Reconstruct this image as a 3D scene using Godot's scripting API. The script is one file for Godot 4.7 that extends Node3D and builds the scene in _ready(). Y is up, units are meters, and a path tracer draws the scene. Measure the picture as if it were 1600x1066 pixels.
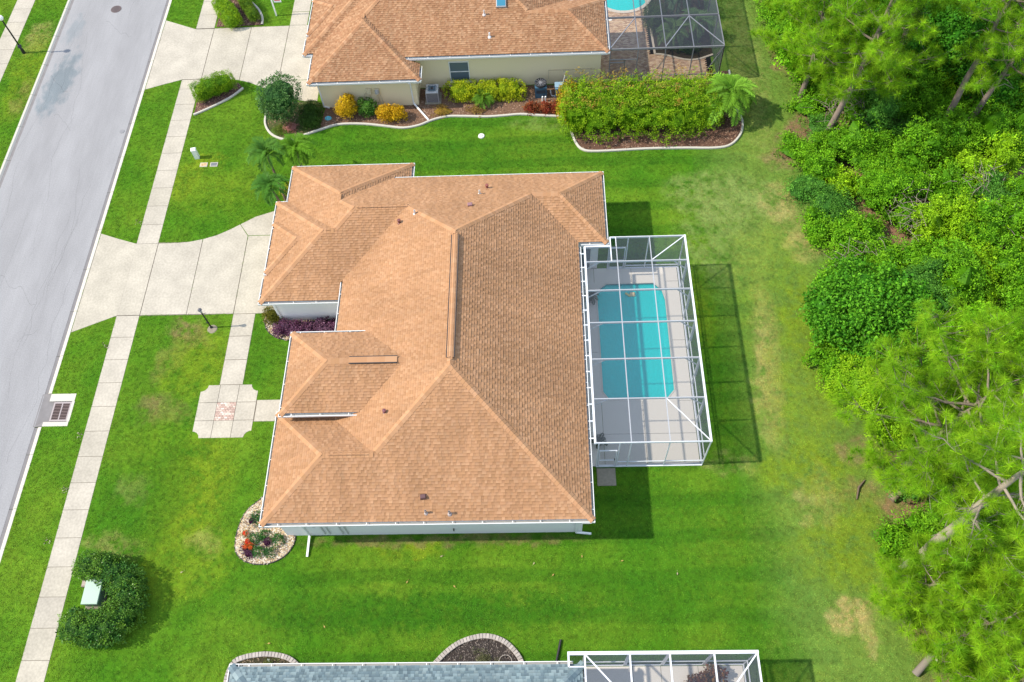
extends Node3D

# Aerial view of a tan-roofed house with a screened pool, between two neighbours, a street and a wood.
# x = east (towards the wood), z = south (towards the viewer), metres.

class MB:
	var v := PackedVector3Array()
	var n := PackedVector3Array()
	var c := PackedColorArray()
	var t := PackedVector2Array()
	var ix := PackedInt32Array()

	func tri(a: Vector3, b: Vector3, d: Vector3, col: Color) -> void:
		var m := (b - a).cross(d - a).normalized()
		v.append(a); v.append(d); v.append(b)
		for i in 3:
			n.append(m); c.append(col)

	func quad(a: Vector3, b: Vector3, d: Vector3, e: Vector3, col: Color) -> void:
		tri(a, b, d, col)
		tri(a, d, e, col)

	func box(o: Vector3, s: Vector3, col: Color, bs := Basis.IDENTITY) -> void:
		var x := bs.x * s.x * 0.5
		var y := bs.y * s.y * 0.5
		var z := bs.z * s.z * 0.5
		quad(o - x + y + z, o + x + y + z, o + x + y - z, o - x + y - z, col)
		quad(o - x - y - z, o + x - y - z, o + x - y + z, o - x - y + z, col)
		quad(o - x - y + z, o + x - y + z, o + x + y + z, o - x + y + z, col)
		quad(o + x - y - z, o - x - y - z, o - x + y - z, o + x + y - z, col)
		quad(o + x - y + z, o + x - y - z, o + x + y - z, o + x + y + z, col)
		quad(o - x - y - z, o - x - y + z, o - x + y + z, o - x + y - z, col)

	# a box with chamfered upper edges
	func slab(o: Vector3, s: Vector3, ch: float, col: Color, bs := Basis.IDENTITY) -> void:
		var b := MB.new()
		var h := s * 0.5
		var lo := [Vector3(-h.x, -h.y, -h.z), Vector3(h.x, -h.y, -h.z), Vector3(h.x, -h.y, h.z), Vector3(-h.x, -h.y, h.z)]
		var mi := []
		var hi := []
		for p in lo:
			mi.append(Vector3(p.x, h.y - ch, p.z))
			hi.append(Vector3(p.x - signf(p.x) * ch, h.y, p.z - signf(p.z) * ch))
		var tr := func(p: Vector3) -> Vector3: return o + bs * p
		for i in 4:
			var j := (i + 1) % 4
			quad(tr.call(lo[j]), tr.call(lo[i]), tr.call(mi[i]), tr.call(mi[j]), col)
			quad(tr.call(mi[j]), tr.call(mi[i]), tr.call(hi[i]), tr.call(hi[j]), col)
		quad(tr.call(hi[3]), tr.call(hi[2]), tr.call(hi[1]), tr.call(hi[0]), col)

	func bar(a: Vector3, b: Vector3, w: float, h: float, col: Color) -> void:
		var d := b - a
		var z := d.normalized()
		var up := Vector3.UP if absf(z.y) < 0.95 else Vector3.RIGHT
		var x := up.cross(z).normalized()
		box((a + b) * 0.5, Vector3(w, h, d.length()), col, Basis(x, z.cross(x), z))

	func prism(p: PackedVector2Array, y0: float, y1: float, col: Color, sides := true) -> void:
		if p.size() < 3:
			return
		var ix := Geometry2D.triangulate_polygon(p)
		for k in range(0, ix.size(), 3):
			var a := p[ix[k]]
			var b := p[ix[k + 1]]
			var d := p[ix[k + 2]]
			var a3 := Vector3(a.x, y1, a.y)
			var b3 := Vector3(b.x, y1, b.y)
			var d3 := Vector3(d.x, y1, d.y)
			if (b3 - a3).cross(d3 - a3).y < 0:
				var q := b3
				b3 = d3
				d3 = q
			tri(a3, b3, d3, col)
		if not sides:
			return
		var cw := Geometry2D.is_polygon_clockwise(p)
		for i in p.size():
			var a := p[i]
			var b := p[(i + 1) % p.size()]
			if cw:
				var q := a
				a = b
				b = q
			quad(Vector3(b.x, y0, b.y), Vector3(a.x, y0, a.y), Vector3(a.x, y1, a.y), Vector3(b.x, y1, b.y), col)

	func tube(path: Array, rad: Array, sides: int, col: Color) -> void:
		var rings := []
		var k := path.size()
		var ref := Vector3(0.3, 0.1, 1).normalized()
		for i in k:
			var d: Vector3 = (path[mini(i + 1, k - 1)] - path[maxi(i - 1, 0)]).normalized()
			if absf(d.dot(ref)) > 0.95:
				ref = Vector3(1, 0.2, 0.1).normalized()
			var x := d.cross(ref).normalized()
			var y := d.cross(x)
			var r := []
			for j in sides:
				var a := TAU * j / sides
				r.append(x * cos(a) + y * sin(a))
			rings.append(r)
		for i in k - 1:
			for j in sides:
				var j2 := (j + 1) % sides
				var q := [[i, j], [i, j2], [i + 1, j2], [i + 1, j]]
				var order := [0, 2, 1, 0, 3, 2]
				for o in order:
					var s: Array = q[o]
					var nn: Vector3 = rings[s[0]][s[1]]
					v.append(path[s[0]] + nn * float(rad[s[0]]))
					n.append(nn)
					c.append(col)
		for e in [0, k - 1]:
			if rad[e] > 0.015:
				for j in sides:
					var j2 := (j + 1) % sides
					var p0: Vector3 = path[e] + rings[e][j] * float(rad[e])
					var p1: Vector3 = path[e] + rings[e][j2] * float(rad[e])
					if e == 0:
						tri(path[e], p1, p0, col)
					else:
						tri(path[e], p0, p1, col)

	# surface of revolution about y: profile of (radius, height)
	func lathe(o: Vector3, prof: Array, sides: int, col: Color, sx := 1.0, sz := 1.0) -> void:
		for i in prof.size() - 1:
			var a: Vector2 = prof[i]
			var b: Vector2 = prof[i + 1]
			for j in sides:
				var t0 := TAU * j / sides
				var t1 := TAU * (j + 1) / sides
				var p := func(q: Vector2, t: float) -> Vector3: return o + Vector3(cos(t) * q.x * sx, q.y, -sin(t) * q.x * sz)
				quad(p.call(a, t0), p.call(a, t1), p.call(b, t1), p.call(b, t0), col)

	func mesh(m: Material) -> ArrayMesh:
		var am := ArrayMesh.new()
		if v.is_empty():
			return am
		var ar := []
		ar.resize(Mesh.ARRAY_MAX)
		ar[Mesh.ARRAY_VERTEX] = v
		ar[Mesh.ARRAY_NORMAL] = n
		ar[Mesh.ARRAY_COLOR] = c
		if not ix.is_empty():
			ar[Mesh.ARRAY_INDEX] = ix
		if t.size() == v.size():
			ar[Mesh.ARRAY_TEX_UV] = t
		am.add_surface_from_arrays(Mesh.PRIMITIVE_TRIANGLES, ar)
		am.surface_set_material(0, m)
		return am

var rng := RandomNumberGenerator.new()
var M := {}
var used := {}
var lawn_img: Image
var hard_polys: Array[PackedVector2Array] = []
var hard_box: Array[Rect2] = []
var nz1 := FastNoiseLite.new()
var nz2 := FastNoiseLite.new()
const MIRROR := -78.1
const W := Color.WHITE

func numbered(called: String) -> String:
	var k: int = used.get(called, 0)
	used[called] = k + 1
	return called if k == 0 else "%s_%03d" % [called, k]

func tag(o: Node, label: String, cat := "", group := "", kind := "") -> Node:
	if label: o.set_meta("label", label)
	if cat: o.set_meta("category", cat)
	if group: o.set_meta("group", group)
	if kind: o.set_meta("kind", kind)
	return o

func thing(called: String, at: Vector3, label: String, cat: String, group := "", kind := "") -> Node3D:
	var o := Node3D.new()
	o.name = numbered(called)
	add_child(o)
	o.position = at
	tag(o, label, cat, group, kind)
	return o

# one named mesh under a thing (its vertices in world places when at_world)
func part(parent: Node3D, called: String, mb: MB, m: Material, at_world := true, kind := "") -> MeshInstance3D:
	var o := MeshInstance3D.new()
	o.name = called
	o.mesh = mb.mesh(m)
	parent.add_child(o, true)
	if at_world and parent != self:
		var p: Node = parent
		var off := Vector3.ZERO
		while p != self:
			off += (p as Node3D).position
			p = p.get_parent()
		o.position = -off
	if kind: o.set_meta("kind", kind)
	return o

# a thing that is a single mesh
func single(called: String, mb: MB, m: Material, label: String, cat: String, group := "", kind := "") -> MeshInstance3D:
	var o := MeshInstance3D.new()
	o.name = numbered(called)
	o.mesh = mb.mesh(m)
	add_child(o)
	tag(o, label, cat, group, kind)
	return o

func dup(o: Node3D, at: Vector3, turn: float, label: String, size := 1.0) -> Node3D:
	var r: Node3D = o.duplicate()
	r.name = numbered(String(o.name).rstrip("_0123456789"))
	add_child(r)
	r.position = at
	r.rotation.y = turn
	r.scale = Vector3.ONE * size
	r.set_meta("label", label)
	return r

func P(a: Array) -> PackedVector2Array:
	var p := PackedVector2Array()
	for i in range(0, a.size(), 2):
		p.append(Vector2(a[i], a[i + 1]))
	return p

func R(x0: float, z0: float, x1: float, z1: float) -> PackedVector2Array:
	return P([x0, z0, x1, z0, x1, z1, x0, z1])

func flip(p: PackedVector2Array) -> PackedVector2Array:
	var q := PackedVector2Array()
	for i in range(p.size() - 1, -1, -1):
		q.append(Vector2(p[i].x, MIRROR - p[i].y))
	return q

func hard(p: PackedVector2Array) -> void:
	hard_polys.append(p)
	var b := Rect2(p[0], Vector2.ZERO)
	for q in p: b = b.expand(q)
	hard_box.append(b)

func on_hard(q: Vector2) -> bool:
	for i in hard_polys.size():
		if hard_box[i].has_point(q) and Geometry2D.is_point_in_polygon(q, hard_polys[i]):
			return true
	return false

func smooth_path(p: PackedVector2Array, sub := 4) -> PackedVector2Array:
	var o := PackedVector2Array()
	for i in p.size() - 1:
		var a := p[maxi(i - 1, 0)]
		var d := p[mini(i + 2, p.size() - 1)]
		for k in sub:
			o.append(p[i].cubic_interpolate(p[i + 1], a, d, float(k) / sub))
	o.append(p[p.size() - 1])
	return o

# ------------------------------------------------------------------ materials
func mottle(sd: int, freq: float, lo: float, hi: float, size := 512, oct := 4, kind := FastNoiseLite.TYPE_SIMPLEX_SMOOTH) -> ImageTexture:
	var f := FastNoiseLite.new()
	f.seed = sd
	f.noise_type = kind
	f.frequency = freq
	f.fractal_octaves = oct
	var im := f.get_seamless_image(size, size)
	im.convert(Image.FORMAT_L8)
	var d := im.get_data()
	for i in d.size():
		d[i] = int(clampf(lo + (hi - lo) * d[i] / 255.0, 0, 1) * 255.0)
	im = Image.create_from_data(size, size, false, Image.FORMAT_L8, d)
	im.convert(Image.FORMAT_RGB8)
	im.generate_mipmaps()
	return ImageTexture.create_from_image(im)

func mat(lin: Color, rough := 0.8, tex: Texture2D = null, scale := 0.5, metal := 0.0) -> StandardMaterial3D:
	var m := StandardMaterial3D.new()
	m.albedo_color = lin.linear_to_srgb()
	m.roughness = rough
	m.metallic_specular = 0.3 if rough > 0.65 else 0.5
	m.metallic = metal
	m.vertex_color_use_as_albedo = true
	if tex:
		m.albedo_texture = tex
		m.uv1_triplanar = true
		m.uv1_world_triplanar = true
		m.uv1_scale = Vector3.ONE * scale
	return m

func leafmat(lin: Color, rough := 0.55, back := 0.5) -> StandardMaterial3D:
	var m := mat(lin, rough)
	m.backlight_enabled = true
	m.backlight = Color(back, back, back)
	m.metallic_specular = 0.22
	return m

func make_materials() -> void:
	var blot := mottle(3, 0.008, 0.88, 0.98, 512, 3)
	var fine := mottle(5, 0.09, 0.88, 1.0, 512, 3)
	var grain := mottle(9, 0.2, 0.45, 1.2, 512, 3)
	M.concrete = mat(Color(0.525, 0.485, 0.405), 0.9, blot, 0.12)
	M.concrete.detail_enabled = true
	M.concrete.detail_blend_mode = BaseMaterial3D.BLEND_MODE_MUL
	M.concrete.detail_albedo = fine
	M.concrete.uv2_triplanar = true
	M.concrete.uv2_world_triplanar = true
	M.concrete.uv2_scale = Vector3.ONE * 0.7
	M.deck = mat(Color(0.72, 0.68, 0.62), 0.85, fine, 0.4)
	M.gutter_pan = mat(Color(0.215, 0.205, 0.205), 0.9, blot, 0.35)
	M.curb = mat(Color(0.54, 0.515, 0.45), 0.8, fine, 0.5)
	M.soil = mat(Color(0.05, 0.038, 0.026), 1.0, grain, 0.8)
	M.joint = mat(Color(0.16, 0.145, 0.12), 1.0)
	M.mulch = mat(Color(1, 1, 1), 1.0, grain, 0.7)
	M.stone = mat(Color(1, 1, 1), 0.8)
	M.shingle = mat(Color(1, 1, 1), 0.95, fine, 0.9)
	M.roofdeck = mat(Color(0.16, 0.1, 0.06), 0.95)
	M.white = mat(Color(0.74, 0.75, 0.75), 0.45)
	M.frame = mat(Color(0.64, 0.67, 0.71), 0.4)
	M.bronze = mat(Color(0.20, 0.20, 0.21), 0.5)
	M.gutter = mat(Color(0.66, 0.67, 0.66), 0.4)
	M.wall = mat(Color(0.88, 0.87, 0.86), 0.85, fine, 0.6)
	M.wall_yellow = mat(Color(0.92, 0.80, 0.53), 0.85, fine, 0.6)
	M.wall_south = mat(Color(0.6, 0.6, 0.58), 0.85, fine, 0.6)
	M.vent = mat(Color(1, 1, 1), 0.5)
	M.dark = mat(Color(0.02, 0.02, 0.022), 0.6)
	M.paint = mat(Color(1, 1, 1), 0.5)
	M.metal = mat(Color(0.35, 0.35, 0.36), 0.4, null, 1, 0.7)
	M.bark = mat(Color(1, 1, 1), 0.95, grain, 1.6)
	M.glass = StandardMaterial3D.new()
	M.glass.albedo_color = Color(0.36, 0.42, 0.46)
	M.glass.roughness = 0.06
	M.screen = mat(Color(0.07, 0.082, 0.105, 1), 0.75)
	M.screen.transparency = BaseMaterial3D.TRANSPARENCY_ALPHA
	M.screen.albedo_color.a = 0.30
	M.screen_dark = M.screen.duplicate()
	M.screen_dark.albedo_color.a = 0.5
	M.water = StandardMaterial3D.new()
	M.water.transparency = BaseMaterial3D.TRANSPARENCY_ALPHA
	M.water.albedo_color = Color(0.0, 0.88, 0.88, 0.55)
	M.water.roughness = 0.04
	var rip := FastNoiseLite.new()
	rip.seed = 8
	rip.frequency = 0.03
	rip.fractal_octaves = 3
	var rim := rip.get_seamless_image(256, 256)
	rim.convert(Image.FORMAT_RGB8)
	rim.bump_map_to_normal_map(2.0)
	M.water.normal_enabled = true
	M.water.normal_texture = ImageTexture.create_from_image(rim)
	M.water.normal_scale = 0.8
	M.water.uv1_triplanar = true
	M.water.uv1_world_triplanar = true
	M.water.uv1_scale = Vector3.ONE * 0.5
	M.plaster = mat(Color(0.02, 0.78, 0.80), 0.7, fine, 0.5)
	M.leaf = leafmat(Color(1, 1, 1), 0.55, 0.75)
	M.gloss_leaf = leafmat(Color(1, 1, 1), 0.32, 0.35)
	M.needle = leafmat(Color(1, 1, 1), 0.5, 1.0)
	M.grass = leafmat(Color(1, 1, 1), 0.7, 0.5)
	M.paver = mat(Color(1, 1, 1), 0.9, fine, 0.8)

# ------------------------------------------------------------------ lawn colour: grass kinds, dry and bare patches
var patches := [
	# x, z, rx, rz, turn, kind (0 yellow-green, 1 dry straw, 2 bare brown, 3 deep green, 4 pine litter), strength
	[-20.3, -25.2, 1.3, 0.5, 0.5, 2, 0.75], [-20.9, -24.0, 0.6, 1.6, 0.5, 2, 0.45], [-20.7, -20.4, 1.2, 0.7, 0.4, 2, 0.35], [-21.7, -20.4, 0.6, 0.8, 0, 2, 0.45],
	[-21.6, -15.6, 0.8, 0.7, 0, 1, 0.3], [-21.8, -12.7, 1.3, 0.5, 0.2, 1, 0.45], [-19.6, -23.2, 1.6, 1.8, 0.4, 0, 0.7], [-18.3, -15.8, 1.6, 2.2, 0.3, 0, 0.85],
	[-18.2, -12.2, 2.2, 1.8, 0.2, 0, 0.6], [-20.3, -18.1, 2.0, 1.8, 0, 0, 0.3], [-16.3, -23.3, 0.9, 1.6, 0, 3, 0.4], [-17.2, -12.8, 0.8, 0.5, 0.3, 1, 0.3],
	[-20.0, -15.2, 1.2, 2.4, 0.2, 3, 0.6], [-22.4, -17.0, 0.8, 4.0, 0, 3, 0.35],
	[-36.8, -51.1, 0.8, 1.5, 0, 1, 0.5], [-36.4, -47.4, 0.9, 3.5, 0, 0, 0.6], [-36.2, -45.0, 0.5, 1.5, 0, 2, 0.35],
	[-21.6, -38.6, 0.9, 0.6, 0, 0, 0.9], [-22.8, -37.0, 0.7, 1.5, 0.2, 0, 0.7], [-21.0, -36.0, 2.4, 1.6, 0, 0, 0.35],
	[12.6, -23.2, 0.6, 3.6, 0.06, 1, 0.55], [12.2, -20.2, 0.6, 2.5, 0, 1, 0.35], [14.0, -20.2, 1.6, 3.6, 0, 0, 0.55], [14.2, -14.8, 0.5, 1.6, 0, 1, 0.6],
	[13.1, -14.6, 0.35, 1.0, 0, 1, 0.45], [13.6, -16.2, 2.2, 1.0, 0, 0, 0.7], [14.3, -9.0, 1.0, 0.55, -0.3, 1, 0.85], [14.9, -8.0, 0.4, 0.8, 0, 1, 0.6],
	[11.6, -34.4, 2.8, 1.6, 0.1, 5, 0.9], [11.4, -31.0, 2.2, 3.0, 0, 5, 0.7], [14.9, -33.8, 0.9, 1.2, 0.4, 1, 0.45], [15.8, -30.4, 0.9, 0.9, 0.3, 1, 0.6], [15.3, -32.2, 0.8, 1.6, 0, 1, 0.35],
	[13.6, -28.4, 2.0, 3.0, 0, 0, 0.4], [15.5, -25.5, 1.4, 2.0, 0, 0, 0.6],
	[16.4, -38.2, 1.0, 0.9, 0.4, 4, 0.9], [15.6, -37.2, 0.9, 0.7, 0.4, 4, 0.55], [17.6, -40.0, 0.9, 1.4, 0.2, 4, 0.9], [16.9, -46.5, 0.5, 1.2, 0, 4, 0.6], [17.2, -51.0, 0.5, 2.0, 0, 4, 0.4],
	[14.6, -45.5, 1.0, 6.0, 0, 1, 0.25], [15.8, -14.9, 0.9, 0.6, 0, 4, 0.45], [15.4, -12.6, 1.8, 2.0, 0, 0, 0.7], [13.6, -11.6, 1.6, 1.2, 0.3, 0, 0.4], [16.3, -17.2, 0.8, 0.6, 0, 4, 0.6],
	[-7.9, -12.2, 0.55, 0.3, 0, 0, 0.9], [-6.1, -12.3, 0.8, 0.35, 0, 0, 0.9], [-5.0, -12.75, 5.8, 0.22, 0, 2, 0.55],
	[-9.0, -9.3, 5.0, 0.9, 0, 3, 0.75], [-3.6, -9.2, 5.0, 0.8, 0, 3, 0.75], [2.5, -9.9, 6.0, 0.6, 0, 3, 0.65], [9.4, -12.6, 2.0, 2.4, 0, 3, 0.5], [10.0, -7.0, 1.6, 1.4, 0, 3, 0.6],
	[5.2, -14.2, 2.2, 1.6, 0, 3, 0.5], [9.6, -20.5, 1.0, 3.6, 0, 3, 0.5], [9.0, -25.8, 0.8, 2.2, 0, 0, 0.5], [9.6, -16.6, 1.2, 0.5, 0, 1, 0.3], [-1.0, -38.6, 9.0, 0.7, 0, 3, 0.5],
	[2.0, -41.0, 3.0, 0.6, 0, 5, 0.5], [-13.0, -39.2, 5.0, 0.6, 0, 3, 0.35],
	[21.8, -30, 2.7, 26, 0, 4, 1.0], [28.5, -28, 6.6, 40, 0, 4, 1.0], [18.6, -12, 1.4, 9, 0.0, 4, 0.8],
]
const KIND := [Color(0.178, 0.270, 0.016), Color(0.400, 0.333, 0.132), Color(0.242, 0.171, 0.083), Color(0.042, 0.149, 0.009), Color(0.260, 0.153, 0.099), Color(0.200, 0.279, 0.072)]

func lawn_color(x: float, z: float) -> Color:
	var a := nz1.get_noise_2d(x, z)
	var b := nz2.get_noise_2d(x, z)
	var e := nz2.get_noise_2d(x * 4.1 + 9.0, z * 4.1)
	var c := Color(0.065, 0.198, 0.011).lerp(Color(0.135, 0.254, 0.018), clampf(0.45 + a * 0.8, 0, 1))
	var wob := Vector2(x + b * 0.45, z + nz2.get_noise_2d(x + 71, z - 33) * 0.45)
	# mowing passes run east and west beside the house
	if x > -13.0 and x < 13.5:
		c = c.lerp(KIND[3], 0.55 * smoothstep(0.1, 0.7, sin(z * TAU / 1.9 + a * 0.8)))
	if x > 10.0:
		c = c.lerp(KIND[5], 0.45 * smoothstep(9, 13, x))
	for p in patches:
		var dx: float = wob.x - p[0]
		var dz: float = wob.y - p[1]
		if absf(dx) > p[2] * 2.2 + p[3] and absf(dz) > p[3] * 2.2 + p[2]:
			continue
		var cs := cos(p[4] as float)
		var sn := sin(p[4] as float)
		var u: float = (dx * cs + dz * sn) / p[2]
		var w: float = (-dx * sn + dz * cs) / p[3]
		var r := u * u + w * w
		if r < 3.0:
			c = c.lerp(KIND[p[5]], p[6] * clampf((1.0 - smoothstep(0.1, 2.6, r)) * (0.85 + b * 1.2 + e * 1.1), 0, 1))
	return c * (1.0 + b * 0.16)

# ------------------------------------------------------------------ ground
const LX := -46.0
const LZ := -66.0
const LS := 78.0

func build_lawn() -> void:
	nz1.seed = 11; nz1.frequency = 0.16; nz1.fractal_octaves = 3
	nz2.seed = 23; nz2.frequency = 0.75; nz2.fractal_octaves = 3
	var n := 640
	var d := PackedByteArray()
	d.resize(n * n * 3)
	var k := 0
	for j in n:
		for i in n:
			var c := lawn_color(LX + (i + 0.5) * LS / n, LZ + (j + 0.5) * LS / n).linear_to_srgb()
			d[k] = clampi(int(c.r * 255), 0, 255)
			d[k + 1] = clampi(int(c.g * 255), 0, 255)
			d[k + 2] = clampi(int(c.b * 255), 0, 255)
			k += 3
	lawn_img = Image.create_from_data(n, n, false, Image.FORMAT_RGB8, d)
	var m := StandardMaterial3D.new()
	m.albedo_texture = ImageTexture.create_from_image(lawn_img)
	m.roughness = 0.95
	m.metallic_specular = 0.1
	m.detail_enabled = true
	m.detail_blend_mode = BaseMaterial3D.BLEND_MODE_MUL
	m.detail_albedo = mottle(31, 0.45, 0.45, 1.35, 1024, 2)
	m.uv2_triplanar = true
	m.uv2_world_triplanar = true
	m.uv2_scale = Vector3.ONE * 0.22
	m.detail_uv_layer = BaseMaterial3D.DETAIL_UV_2
	var mb := MB.new()
	# the lawn leaves out the road and the two pools
	var rects := [[-46, -66, -35.65, 12], [-27.52, -66, -26.1, -21.4], [-27.52, -19.5, -26.1, 12], [-26.1, -66, 3.0, 12], [7.6, -66, 32, 12], [3.0, -48.2, 7.6, -28.3], [3.0, -20.1, 7.6, 12]]
	for r in rects:
		var nx := maxi(1, int((r[2] - r[0]) / 8.0))
		for i in nx:
			var x0: float = lerpf(r[0], r[2], float(i) / nx)
			var x1: float = lerpf(r[0], r[2], float(i + 1) / nx)
			mb.quad(Vector3(x0, 0, r[3]), Vector3(x1, 0, r[3]), Vector3(x1, 0, r[1]), Vector3(x0, 0, r[1]), W)
	for p in mb.v:
		mb.t.append(Vector2((p.x - LX) / LS, (p.z - LZ) / LS))
	single("lawn", mb, m, "mown green lawn with yellow and brown patches round the houses", "lawn", "", "structure")
	var g := MB.new()
	for r in [[-400, -400, -46, 400], [32, -400, 400, 400], [-46, -400, 32, -66], [-46, 12, 32, 400]]:
		g.quad(Vector3(r[0], -0.3, r[3]), Vector3(r[2], -0.3, r[3]), Vector3(r[2], -0.3, r[1]), Vector3(r[0], -0.3, r[1]), W)
	single("ground", g, mat(Color(0.07, 0.13, 0.03), 1.0), "green ground beyond the lots out to the horizon", "ground", "", "structure")

func grass_tufts() -> void:
	# blades stand on the lawn: one tuft of blades, many copies
	var mb := MB.new()
	for i in 12:
		var a := rng.randf() * TAU
		var r := sqrt(rng.randf()) * 0.07
		var o := Vector3(cos(a) * r, 0, sin(a) * r)
		var b := rng.randf() * TAU
		var w := Vector3(cos(b), 0, sin(b)) * rng.randf_range(0.008, 0.016)
		var lean := Vector3(rng.randf_range(-1, 1), 0, rng.randf_range(-1, 1)) * 0.05
		var tip := o + lean + Vector3.UP * rng.randf_range(0.02, 0.05)
		# the upper side of each leaning blade is its front
		var m := (2.0 * w).cross(tip - o)
		var flipd := m.y < 0
		if flipd: m = -m
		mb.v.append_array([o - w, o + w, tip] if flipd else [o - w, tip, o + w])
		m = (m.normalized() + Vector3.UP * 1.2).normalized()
		for q in 3:
			mb.n.append(m)
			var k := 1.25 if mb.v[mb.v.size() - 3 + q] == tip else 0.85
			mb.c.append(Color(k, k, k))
	var mesh := mb.mesh(M.grass)
	var area := Rect2(-42.0, -56.5, 60.5, 51.5)
	var pts := PackedVector2Array()
	for i in 360000:
		var q := area.position + Vector2(rng.randf(), rng.randf()) * area.size
		if q.x > -35.75 and q.x < -27.5: continue
		if on_hard(q): continue
		pts.append(q)
	var buf := PackedFloat32Array()
	buf.resize(pts.size() * 16)
	var k := 0
	var n := lawn_img.get_width()
	for q in pts:
		var a := rng.randf() * TAU
		var s := rng.randf_range(0.75, 1.35)
		var h := rng.randf_range(0.7, 1.25)
		var cs := cos(a) * s
		var sn := sin(a) * s
		buf[k] = cs; buf[k + 2] = sn; buf[k + 3] = q.x
		buf[k + 5] = h; buf[k + 7] = 0.0
		buf[k + 8] = -sn; buf[k + 10] = cs; buf[k + 11] = q.y
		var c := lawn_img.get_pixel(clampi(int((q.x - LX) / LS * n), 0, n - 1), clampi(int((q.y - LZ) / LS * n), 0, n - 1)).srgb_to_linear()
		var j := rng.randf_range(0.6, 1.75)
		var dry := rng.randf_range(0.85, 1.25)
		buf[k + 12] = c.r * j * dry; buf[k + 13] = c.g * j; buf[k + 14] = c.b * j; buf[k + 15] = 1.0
		k += 16
	var mm := MultiMesh.new()
	mm.transform_format = MultiMesh.TRANSFORM_3D
	mm.use_colors = true
	mm.mesh = mesh
	mm.instance_count = pts.size()
	mm.buffer = buf
	var o := MultiMeshInstance3D.new()
	o.name = "grass"
	o.multimesh = mm
	add_child(o)
	tag(o, "short grass blades standing all over the mown lawns", "grass", "", "stuff")

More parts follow.
